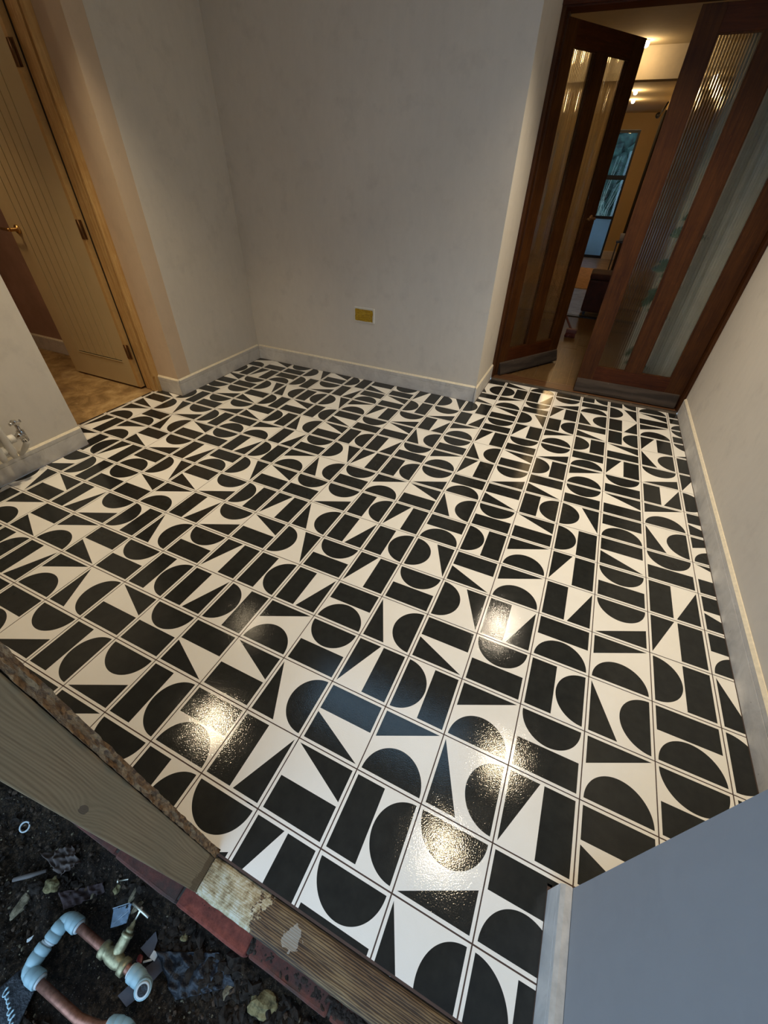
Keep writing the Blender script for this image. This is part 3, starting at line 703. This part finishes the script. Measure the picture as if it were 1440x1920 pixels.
# dark drapes on the inner right wall
dp = tag(empty('curtain', (2.2, 41.5, 0)), 'dark drape on a black pole along the ochre wall', 'curtain'); dpo = (2.2, 41.5, 0)
bm = bmesh.new(); L = []
for i in range(61):
    y = 38.0 + 5.0 * i / 60; L.append([bm.verts.new(((2.22 + .1 * math.sin(i * .9) - dpo[0]) * T, (y - dpo[1]) * T, z * T)) for z in (.4, 10.1)])
for a, b in zip(L, L[1:]): bm.faces.new((a[0], b[0], b[1], a[1]))
mkobj('drape', bm, M_DCURT, dp, True)
bm = bmesh.new(); L = []
for i in range(31):
    y = 43.05 + 1.6 * i / 30; L.append([bm.verts.new(((2.25 + .07 * math.sin(i * 1.3) - dpo[0]) * T, (y - dpo[1]) * T, z * T)) for z in (.4, 10.0)])
for a, b in zip(L, L[1:]): bm.faces.new((a[0], b[0], b[1], a[1]))
mkobj('inner_drape', bm, M_TCURT, dp, True)
bm = bmesh.new(); tube(bm, [(2.1, 37.5, 10.35), (2.02, 49.5, 10.6)], .05, 8, dpo); mkobj('curtain_pole', bm, M_BLACK, dp)
bm = bmesh.new(); bmesh.ops.create_uvsphere(bm, u_segments=14, v_segments=10, radius=.19 * T)
for v in bm.verts: v.co += (Vector((1.98, 49.7, 10.75)) - Vector(dpo)) * T
mkobj('finial', bm, M_BLACK, dp, True)
st_ = tag(empty('side_table', (1.95, 34.5, 0)), 'small black stand with a white pot beside the dark drape', 'table'); so = (1.95, 34.5, 0)
for a, b in ((1.75, 34.2), (2.2, 34.2), (1.75, 34.75), (2.2, 34.75)): boxo('leg', (a, a + .06, b, b + .06, 0, 3.4), M_BLACK, st_, so)
boxo('table_top', (1.7, 2.3, 34.1, 34.9, 3.4, 3.48), M_BLACK, st_, so)
pt = tag(mkobj('plant_pot', (lambda bm: (lathe_along(bm, (0, 0, 0), (0, 0, 1), [(0, .13), (.4, .19), (.42, .16)], 16), bm)[-1])(bmesh.new()), M_WPLASTIC), 'small white pot on the black stand', 'pot'); pt.location = Vector((2.0, 34.5, 3.485)) * T

# ================================================================ taped socket
sk = tag(empty('wall_socket', (-6.44, 12.985, 2.27)), 'white double socket covered with crumpled yellow tape', 'socket'); ko = (-6.44, 12.985, 2.27)
boxo('face_plate', (-6.86, -6.02, 12.93, 12.988, 2.24, 2.76), M_WPLASTIC, sk, ko, bev=.012)
bm = bmesh.new(); G = []
for j in range(9):
    G.append([])
    for i in range(17):
        x = -6.81 + .74 * i / 16; z = 2.29 + .41 * j / 8
        G[-1].append(bm.verts.new(((x - ko[0] + (random.uniform(-.01, .01))) * T, (12.912 + .016 * noise.noise(Vector((x * 9, z * 14, 0))) - ko[1]) * T, (z - ko[2] + random.uniform(-.006, .006)) * T)))
for a, b in zip(G, G[1:]):
    for i in range(16): bm.faces.new((a[i], a[i + 1], b[i + 1], b[i]))
mkobj('yellow_tape', bm, M_TAPE, sk)

# ================================================================ column radiator with valve, standing just out at the frame edge
rd = tag(empty('radiator', (-11.3, 1.6, .6)), 'white column radiator with a chrome corner valve at its foot', 'radiator'); ro = (-11.3, 1.6, .6)
for i in range(8):
    y = 2.36 - i * .25
    for xx in (-11.45, -11.22):
        bm = bmesh.new(); tube(bm, [(xx, y, .78), (xx, y, .9), (xx, y, 3.4), (xx, y, 3.5)], [.06, .085, .085, .06], 10, ro); mkobj('column', bm, M_RADW, rd)
for z in (.98, 3.3):
    bm = bmesh.new(); tube(bm, [(-11.33, 2.46, z), (-11.33, .5, z)], .12, 12, ro); mkobj('header_pipe', bm, M_RADW, rd)
bm = bmesh.new(); tube(bm, [(-11.33, 2.46, 1.2), (-11.33, 2.60, 1.2)], .11, 12, ro); mkobj('end_bush', bm, M_RADW, rd)
vl = mkobj('valve_body', (lambda bm: (tube(bm, [(-11.33, 2.60, 1.2), (-11.33, 2.68, 1.2), (-11.33, 2.70, 1.2), (-11.33, 2.80, 1.2)], [.06, .06, .09, .09], 12, ro),
     tube(bm, [(-11.33, 2.80, 1.02), (-11.33, 2.80, 1.32)], .085, 12, ro), bm)[-1])(bmesh.new()), M_CHROME, rd)
bm = bmesh.new(); tube(bm, [(-11.33, 2.80, 1.32), (-11.33, 2.80, 1.36), (-11.33, 2.80, 1.5)], [.06, .045, .045], 10, ro); mkobj('spindle', bm, M_CHROME, vl)
bm = bmesh.new()
for dx, dy in ((.13, 0), (0, .13)):
    tube(bm, [(-11.33 - dx, 2.80 - dy, 1.54), (-11.33 - dx * .5, 2.80 - dy * .5, 1.54), (-11.33 + dx * .5, 2.80 + dy * .5, 1.54), (-11.33 + dx, 2.80 + dy, 1.54)], [.045, .025, .025, .045], 8, ro)
tube(bm, [(-11.33, 2.80, 1.49), (-11.33, 2.80, 1.60)], .05, 10, ro); mkobj('cross_head', bm, M_CHROME, vl)
bm = bmesh.new(); tube(bm, [(-11.33, 2.80, 1.02), (-11.33, 2.80, .97), (-11.40, 2.76, .86), (-11.55, 2.70, .70), (-11.66, 2.66, .62)], [.08, .075, .07, .07, .07], 12, ro); mkobj('tail_pipe', bm, M_RADW, rd)

# ================================================================ stud wall end, chipboard, sole timber, bricks
sw = struct(empty('wall_stud', (-6, -1.8, 0)), 'sawn timber stud wall end with a chipboard sheet', 'wall'); swo = (-6, -1.8, 0)
for x in (-1.40, -3.4, -5.4, -7.4, -9.4, -11.4): boxo('stud', (x, x + .235, -1.995, -1.645, .0, 11.6), M_STUD, sw, swo, bev=.012)
bm = bmesh.new()          # chipboard with a chewed edge
box(bm, -11.7, -1.20, -1.64, -1.56, .0, 11.9, o=swo)
Z = 240; L = []
for i in range(Z + 1):
    z = 11.9 * i / Z
    L.append([bm.verts.new(((-1.16 + .025 * noise.noise(Vector((z * 7, y * 40, 3))) + .01 * random.random() - swo[0]) * T, (y - swo[1] + .01 * noise.noise(Vector((z * 9, y * 9, 1)))) * T, z * T)) for y in (-1.64, -1.61, -1.585, -1.56)])
for a, b in zip(L, L[1:]):
    for k in range(3): bm.faces.new((a[k], b[k], b[k + 1], a[k + 1]))
    bm.faces.new((a[0], b[0], bm.verts.new(b[0].co + Vector((-.05 * T, 0, 0))), bm.verts.new(a[0].co + Vector((-.05 * T, 0, 0)))))
    bm.faces.new((a[3], b[3], bm.verts.new(b[3].co + Vector((-.05 * T, 0, 0))), bm.verts.new(a[3].co + Vector((-.05 * T, 0, 0)))))
mkobj('chipboard_sheet', bm, M_OSB, sw)
boxo('lintel', (-1.15, 2.8, -1.995, -1.6, 10.9, 11.6), M_STUD, sw, swo)
bmt = bmesh.new()        # sole timber, top slightly worn
nx, ny = 120, 8; G = []
for j in range(ny + 1):
    G.append([])
    for i in range(nx + 1):
        x = -1.16 + 3.86 * i / nx; y = -1.995 + .39 * j / ny
        z = -.035 + .012 * noise.noise(Vector((x * 1.5, y * 30, 0))) + (.03 * noise.noise(Vector((x * 5, y * 8, 4))) if x < -.3 else 0)
        if j in (0, ny): z -= .03; y += .012 * noise.noise(Vector((x * 6, j, 7)))
        G[-1].append(bmt.verts.new(((x - .8) * T, (y + 1.8) * T, z * T)))
for a, b in zip(G, G[1:]):
    for i in range(nx): bmt.faces.new((a[i], a[i + 1], b[i + 1], b[i]))
for r_, s_ in ((G[0], -1), (G[-1], 1)):
    low = [bmt.verts.new(v.co + Vector((0, 0, -.32 * T))) for v in r_]
    for i in range(nx): bmt.faces.new((r_[i], r_[i + 1], low[i + 1], low[i]))
sb = tag(mkobj('sole_timber', bmt, M_BEAM, smooth=True), 'old plaster splashed timber across the opening, at the tile edge', 'timber'); sb.location = Vector((.8, -1.8, 0)) * T
tag(boxo('sole_timber', (-11.7, -1.42 + .24, -1.995, -1.60, -.36, -.01), M_STUD, bev=.01), 'timber sole plate under the stud wall', 'timber')
# footing bricks
fw_ = struct(empty('wall_footing', (-1, -2.0, -1.6)), 'course of old red bricks along the edge of the soil', 'brickwork'); fbo = (-1, -2.0, -1.6)
boxo('mortar_bed', (-9, 3.0, -2.15, -1.62, -1.6, -.44), plain('old mortar', (.07, .058, .048), .95, var=.4, scale=60, bstr=.8), fw_, fbo)
rb = random.Random(4); x = -1.42 - 1.1 * 7
k = 0
while x < 2.9:
    bm = bmesh.new(); xe = min(x + 1.06, 2.98)
    box(bm, x, xe, -2.185 + rb.uniform(-.02, .02), -1.74, -.78, -.40 + rb.uniform(-.015, .015), o=fbo, bev=.03)
    bmesh.ops.subdivide_edges(bm, edges=[e for e in bm.edges if e.calc_length() > .03], cuts=3)
    for v in bm.verts: v.co += Vector([noise.noise(v.co * 60 + Vector((q, 0, 0))) for q in (1, 5, 9)]) * .0022
    o = mkobj('brick', bm, M_BRICK, fw_); o.pass_index = 1 if abs(x + 1.42) < .05 else 0
    x += 1.1
# ================================================================ soil and rubble
GZ = -.86
def gh(x, y):
    h = .10 * noise.noise(Vector((x * 1.1, y * 1.1, 0))) + .07 * noise.noise(Vector((x * 3.3, y * 3.3, 2))) + .045 * noise.noise(Vector((x * 9, y * 9, 5))) + .03 * abs(noise.noise(Vector((x * 21, y * 21, 8))))
    if y > -2.6: h += (y + 2.6) * .45
    d = min(abs(y + 2.87) if -2.8 < x < -1.2 else 9, abs(y + 3.35) if -2.8 < x < -1.2 else 9)
    if d < .25: h = h * .35 - .05
    return GZ + h
def grid(xs, ys):
    bm = bmesh.new(); G = [[bm.verts.new((x * T, y * T, gh(x, y) * T)) for x in xs] for y in ys]
    for a, b in zip(G, G[1:]):
        for i in range(len(xs) - 1): bm.faces.new((a[i], a[i + 1], b[i + 1], b[i]))
    return bm
def frange(a, b, n): return [a + (b - a) * i / n for i in range(n + 1)]
xs = frange(-14, -5.3, 24)[:-1] + frange(-5.3, 1.6, 300) + frange(1.6, 2.82, 20)[1:]
ys = frange(-16, -4.6, 30)[:-1] + frange(-4.6, -2.10, 110)
struct(mkobj('ground', grid(xs, ys), M_SOIL, smooth=True), 'dark damp soil strewn with crumbs', 'ground')
bm = bmesh.new(); rg = random.Random(21)
def clear(x, y, s):
    return not ((-2.95 - s < x < -2.55 + s and -3.6 < y < -2.75) or (-2.9 < x < -1.1 and (abs(y + 2.87) < .13 + s or abs(y + 3.3) < .18 + s)) or (-2.05 - s < x < -1.6 + s and -2.9 < y < -2.3))
def scatter(n, area, smin, smax, mi, seed, rough=.35):
    for i in range(n):
        x, y = rg.uniform(area[0], area[1]), rg.uniform(area[2], area[3]); s = rg.uniform(smin, smax) * rg.uniform(.7, 1)
        if not clear(x, y, s * 1.3): continue
        n0 = len(bm.faces); rock(bm, (x, y, gh(x, y) + s * .3), (s * rg.uniform(.8, 1.7), s, s * .65), seed + i, sub=1, rough=rough)
        bm.faces.ensure_lookup_table()
        for f in bm.faces[n0:]: f.material_index = mi
scatter(2200, (-5.0, 1.7, -4.4, -2.3), .008, .03, 0, 0)
scatter(900, (-5.0, 1.7, -4.4, -2.28), .005, .017, 1, 3000)
scatter(620, (-5.0, 1.7, -4.4, -2.28), .010, .034, 2, 5000)
scatter(260, (-2.2, 1.3, -2.65, -2.26), .03, .075, 0, 6000, .6)
scatter(90, (-4.6, 1.0, -4.0, -2.5), .03, .07, 0, 7000, .6)
tag(mkobj('rubble', bm, [M_ST_DARK, M_ST_PALE, stone_mat('brown crumbs', (.075, .050, .034))]), 'crumbs, grit and earthy lumps over the soil', 'rubble', kind='stuff')
# dirt banked between the timber and the bricks
bm = bmesh.new()
for i in range(520):
    x = rg.uniform(-1.15, 2.6); s = rg.uniform(.010, .030); y = -2.03 - rg.random() ** 2 * .10
    rock(bm, (x, y, -.405 + s * .2), (s * 1.3, s, s * .4), 9000 + i, sub=1, rough=.3)
tag(mkobj('rubble', bm, stone_mat('brown grit', (.050, .034, .026))), 'dark grit banked along the old timber on the bricks', 'rubble', kind='stuff')
def stone(x, y, size, mat, label, seed, name='stone', cat='stone', dz=.3):
    bm = bmesh.new(); z = gh(x, y) + size[2] * dz; rock(bm, (0, 0, 0), size, seed, sub=3, rough=.28)
    o = tag(mkobj(name, bm, mat, smooth=False), label, cat); o.location = (x * T, y * T, z * T); return o
stone(-3.40, -3.06, (.065, .155, .06, .15), M_ST_PALE, 'long pale mortar lump left of the blue fittings', 1)
stone(-3.18, -2.76, (.095, .085, .07, .3), M_ST_OCHRE, 'ochre stone with a flat face amid the soil', 2)
stone(.03, -2.40, (.16, .11, .07, .4), M_ST_OCHRE, 'broad knobbly stone against the brick course', 3)
stone(-.42, -2.50, (.05, .08, .04, 0), M_ST_PALE, 'small oval stone beside the broad knobbly stone', 4)
stone(-1.23, -2.38, (.045, .04, .04, 0), M_ST_OCHRE, 'round yellowish pebble below the bright red brick', 5)
stone(-2.37, -2.43, (.04, .045, .04, 0), M_ST_OCHRE, 'small squarish ochre crumb above the valve handle', 6)
stone(-2.10, -2.36, (.03, .10, .03, .1), M_ST_PALE, 'thin pale flake near the edge of the bricks', 7)
stone(-1.95, -2.42, (.035, .075, .03, -.3), M_ST_PALE, 'grey pointed flake beside the valve handle', 8)
stone(-3.35, -2.86, (.10, .07, .06, .4), M_ST_DARK, 'dark brown lump between the two larger stones', 9)
stone(-3.0, -3.22, (.02, .045, .012, -.5), M_WCHIP, 'white sliver left of the lower blue fitting', 10)
stone(-2.66, -2.60, (.025, .05, .02, .3), M_ST_PALE, 'pale wedge shaped flake above the long pipe', 11)
bm = bmesh.new(); tube(bm, [(-.16, -.12, .02), (0, 0, .03), (.15, .13, .02)], [.025, .03, .022], 6)
o = tag(mkobj('wood_splinter', bm, plain('grey splinter', (.12, .10, .09), .8)), 'long grey wood splinter above the pale mortar lump', 'splinter'); o.location = Vector((-3.55, -2.83, gh(-3.55, -2.83) + .02)) * T
# white washer ring
bm = bmesh.new(); R_ = []
for i in range(24):
    a = 2 * math.pi * i / 24; R_.append((math.cos(a) * .062, math.sin(a) * .062, 0))
tube(bm, R_ + [R_[0]], .013, 6, caps=False); o = tag(mkobj('washer', bm, M_FITRING), 'white plastic ring lying on the soil', 'washer'); o.location = Vector((-4.22, -2.53, gh(-4.22, -2.53) + .03)) * T; o.rotation_euler = (.3, .3, 0)
# nail
bm = bmesh.new(); tube(bm, [(0, 0, 0), (.26, .16, .03)], .010, 5); tube(bm, [(-.005, -.003, 0), (.012, .008, 0)], .025, 8)
o = tag(mkobj('nail', bm, M_STEEL), 'thin pale nail pointing at the stud', 'nail'); o.location = Vector((-2.40, -2.36, gh(-2.4, -2.36) + .03)) * T
# sheets
def sheet(name, pts, mat, label, cat, amp=.04, sc_=8, nx=18, ny=18, lift=.03, parent=None, th=.006):
    """quadrilateral of thin material draped over the soil; pts four corners (x, y)"""
    cx = sum(p[0] for p in pts) / 4; cy = sum(p[1] for p in pts) / 4; cz = gh(cx, cy); bm = bmesh.new(); G = []
    for j in range(ny + 1):
        G.append([]); t = j / ny
        for i in range(nx + 1):
            s = i / nx
            x = (pts[0][0] * (1 - s) + pts[1][0] * s) * (1 - t) + (pts[3][0] * (1 - s) + pts[2][0] * s) * t
            y = (pts[0][1] * (1 - s) + pts[1][1] * s) * (1 - t) + (pts[3][1] * (1 - s) + pts[2][1] * s) * t
            z = max(gh(x, y) + lift * .6, cz) * .5 + cz * .5 + lift + amp * noise.noise(Vector((x * sc_, y * sc_ * 1.6, 11)))
            z = max(z, gh(x, y) + .012)
            G[-1].append(bm.verts.new(((x - cx) * T, (y - cy) * T, (z - cz) * T)))
    for a, b in zip(G, G[1:]):
        for i in range(nx): bm.faces.new((a[i], a[i + 1], b[i + 1], b[i]))
    o = tag(mkobj(name, bm, mat, smooth=True), label, cat); o.location = Vector((cx, cy, cz)) * T
    md = o.modifiers.new('thick', 'SOLIDIFY'); md.thickness = th * T; return o
bag = sheet('plastic_sheet', [(-2.78, -3.28), (-2.50, -3.44), (-2.36, -3.80), (-2.95, -3.80)], M_BAG, 'navy plastic film with pale script by the lower blue fitting', 'plastic sheet', .025)
bm = bmesh.new(); pts = []
for i in range(160):      # looping pale script
    t = i / 159; wv_ = math.sin(t * 44); cx_, cy_ = -2.80 + t * .33, -3.585 - t * .105
    am = .030 if (t < .22 or t > .66) else .012
    px_, py_ = cx_ + .012 * math.cos(t * 44), cy_ + am * wv_
    pts.append((px_, py_, gh(px_, py_) * 0 + GZ + .085))
tube(bm, pts, .008, 5, (-2.65, -3.62, GZ)); sc1 = mkobj('script_lettering', bm, M_INK, bag)
sc1.location = (Vector((-2.65, -3.62, GZ)) * T) - bag.location
# raise the film and lettering together above the soil
for v in bag.data.vertices:
    wz = v.co.z + bag.location.z
    v.co.z = max(wz, (GZ + .05) * T) - bag.location.z if abs(v.co.x + bag.location.x + .53) < .09 and (v.co.y + bag.location.y) < -.69 else v.co.z
fm = sheet('plastic_film', [(-2.26, -2.58), (-2.06, -2.44), (-1.98, -2.60), (-2.14, -2.72)], M_FILM, 'clear crumpled film beside the valve spindle', 'plastic film', .02)
bm = bmesh.new()
for a, b in (((-2.26, -2.58), (-2.06, -2.44)), ((-2.16, -2.68), (-2.02, -2.50)), ((-2.06, -2.44), (-2.02, -2.50))):
    tube(bm, [(a[0], a[1], gh(*a) + .07), (b[0], b[1], gh(*b) + .07)], .005, 4, (-2.04, -2.61, 0))
fe = mkobj('film_crease', bm, M_FILMEDGE, fm); fe.location = Vector((-2.04, -2.61, 0)) * T - fm.location
sheet('paper_scrap', [(-3.55, -2.60), (-3.30, -2.36), (-3.02, -2.44), (-3.16, -2.66)], M_PAPER, 'crumpled brown paper scrap near the stud foot', 'paper', .14, 14, 28, 28, .05)
sheet('paper_scrap', [(-3.05, -2.78), (-2.62, -2.46), (-2.52, -2.52), (-2.85, -2.86)], plain('plum rag', (.045, .026, .026), .8, var=.4, scale=40, bstr=.6), 'dark plum rag twisted along the soil', 'rag', .10, 12, 24, 24, .04)
sheet('plastic_sheet', [(-1.45, -2.62), (-.72, -2.30), (-.35, -2.42), (-.95, -2.82)], M_BAG, 'crumpled black film right of the pipe valve', 'plastic sheet', .09, 9, 40, 40, .03)
def shard(x, y, pts, label, rot=(0.1, .1)):
    bm = bmesh.new(); a = [bm.verts.new((px * T, py * T, 0)) for px, py in pts]; b = [bm.verts.new((px * T, py * T, .018 * T)) for px, py in pts]
    bm.faces.new(a[::-1]); bm.faces.new(b); m = len(pts)
    for i in range(m): bm.faces.new((a[i], a[(i + 1) % m], b[(i + 1) % m], b[i]))
    o = tag(mkobj('slate_shard', bm, M_SLATE), label, 'slate'); o.location = Vector((x, y, gh(x, y) + .045)) * T; o.rotation_euler = (*rot, 0); return o
shard(-1.50, -2.98, [(-.10, -.10), (.06, -.12), (.13, .0), (-.02, .08)], 'plum slate shard between the two pipes')
shard(-1.58, -2.62, [(-.09, -.07), (.10, -.09), (.05, .07), (-.03, .12)], 'slate shard behind the valve handle')
shard(-1.40, -2.72, [(-.1, -.08), (.08, -.10), (.12, .02), (.0, .09)], 'slate shard under the white and red scrap')
cl = tag(empty('plastic_clip', (-1.50, -2.68, gh(-1.5, -2.68) + .07)), 'white and red plastic scrap near the valve', 'plastic clip')
c0 = (-1.50, -2.68, gh(-1.5, -2.68) + .07)
bm = bmesh.new(); box(bm, -1.50, -1.42, -2.70, -2.63, c0[2], c0[2] + .03, o=c0, bev=.008); tube(bm, [(-1.46, -2.70, c0[2] + .01), (-1.54, -2.76, c0[2] + .01)], .012, 6, c0); mkobj('white_tab', bm, M_WCHIP, cl)
bm = bmesh.new(); rock(bm, (-1.60, -2.76, c0[2]), (.045, .035, .02), 3, o=c0, sub=2); mkobj('red_end', bm, M_RED, cl)

# ---- pipework
PZ = GZ + .13
pw = tag(empty('pipework', (-2.1, -3.1, GZ)), 'copper pipes with pale blue elbows and a brass stop valve on the soil', 'pipes'); po = (-2.1, -3.1, GZ)
def pipe(pts, r=.050):
    bm = bmesh.new(); tube(bm, pts, r, 18, po, True); return mkobj('copper_pipe', bm, M_COPPER, pw)
E1 = Vector((-2.70, -2.875, PZ)); E2 = Vector((-2.69, -3.38, PZ))
pipe([(-2.62, -2.873, PZ), (-1.44, -2.862, PZ)])
pipe([(-2.695, -2.98, PZ), (-2.695, -3.27, PZ)], .046)
pipe([(-2.60, -3.378, PZ), (-1.80, -3.36, PZ), (-1.66, -3.33, PZ - .005), (-1.54, -3.30, PZ), (-1.36, -3.21, PZ)])
def elbow(c, d1, d2, l1=.22, l2=.24):
    c = Vector(c); d1 = Vector(d1).normalized(); d2 = Vector(d2).normalized()
    bm = bmesh.new(); k = .07
    path = [c + d1 * k] + [c + d1 * k * (1 - t) ** 2 + d2 * k * t * t for t in (.2, .4, .6, .8)] + [c + d2 * k]
    tube(bm, path, [.076] * len(path), 16, po)
    r = mkobj('push_fit_elbow', bm, M_FIT, pw)
    for d, l in ((d1, l1), (d2, l2)):
        bm = bmesh.new(); lathe_along(bm, c, d, [(k - .03, .075), (k, .082), (k + .01, .088), (l * .62, .090), (l * .64, .085), (l * .68, .085), (l * .70, .091), (l * .95, .091), (l, .085)], 20, po)
        mkobj('socket_body', bm, M_FIT, r)
        bm = bmesh.new(); lathe_along(bm, c + d * l, d, [(0, .074), (.022, .072), (.026, .062)], 20, po); mkobj('collet', bm, M_FITRING, r)
    return r
elbow(E1, (1, .03, 0), (.05, -1, 0), .21, .225); elbow(E2, (1, .08, 0), (-.05, 1, 0), .21, .235)
# last elbow: opening turned up and back toward the opening
E3 = Vector((-1.34, -2.86, PZ)); k3 = elbow(E3, (-1, 0, 0), (.36, -.05, .93), .22, .24)
bm = bmesh.new(); dd = Vector((.36, -.05, .93)).normalized(); lathe_along(bm, E3 + dd * .262, dd, [(0, .052), (.006, .052)], 18, po); mkobj('bore', bm, M_BAG, k3)
elbow((-1.26, -3.17, PZ), (-1, -.45, 0), (.9, -.3, .3), .2, .22)
# stop valve
bm = bmesh.new(); V0 = Vector((-1.84, -2.87, PZ))
lathe_along(bm, (-2.05, -2.87, PZ), (1, 0, 0), [(0, .075), (.01, .088), (.07, .088), (.075, .066), (.10, .066), (.12, .074), (.16, .082), (.25, .082), (.29, .074), (.31, .066), (.335, .066), (.34, .088), (.40, .088), (.41, .075)], 6 * 3, po)
vb = mkobj('stop_valve', bm, M_VALVE, pw)
dv = Vector((-.06, 1, .22)).normalized()
bm = bmesh.new(); lathe_along(bm, V0, dv, [(0, .070), (.12, .068), (.20, .062), (.205, .072), (.235, .072), (.24, .05)], 14, po); mkobj('bonnet', bm, M_VALVE, vb)
bm = bmesh.new(); lathe_along(bm, V0 + dv * .235, dv, [(0, .05), (.04, .05), (.045, .034), (.09, .030), (.10, .018), (.12, .018)], 8, po); mkobj('gland_nut', bm, M_VALVE, vb)
bm = bmesh.new(); tube(bm, [V0 + dv * .34, V0 + dv * .42, V0 + dv * .43, V0 + dv * .49], [.013, .013, .02, .02], 8, po); mkobj('spindle', bm, M_STEEL, vb)
hc = V0 + dv * .46; bm = bmesh.new(); tube(bm, [hc - Vector((.14, 0, 0)), hc + Vector((.15, -.01, 0))], .019, 8, po); mkobj('tee_handle', bm, M_STEEL, vb)

# ================================================================ extension shell round the soil (roofed, open to the sky at its far end)
struct(multi('wall_sky_block', [(-7.6, -7.0, -7.5, -2.3, -1.2, H)], M_WALL), 'added unseen wall blocking side sky light over the dug soil', 'wall')  # out of view, added to keep side sky light off the wall end
struct(multi('roof_extension', [(-14, 6.0, -7.5, -1.6, H, H + .5)], M_CEIL), 'roof over the dug soil', 'roof')
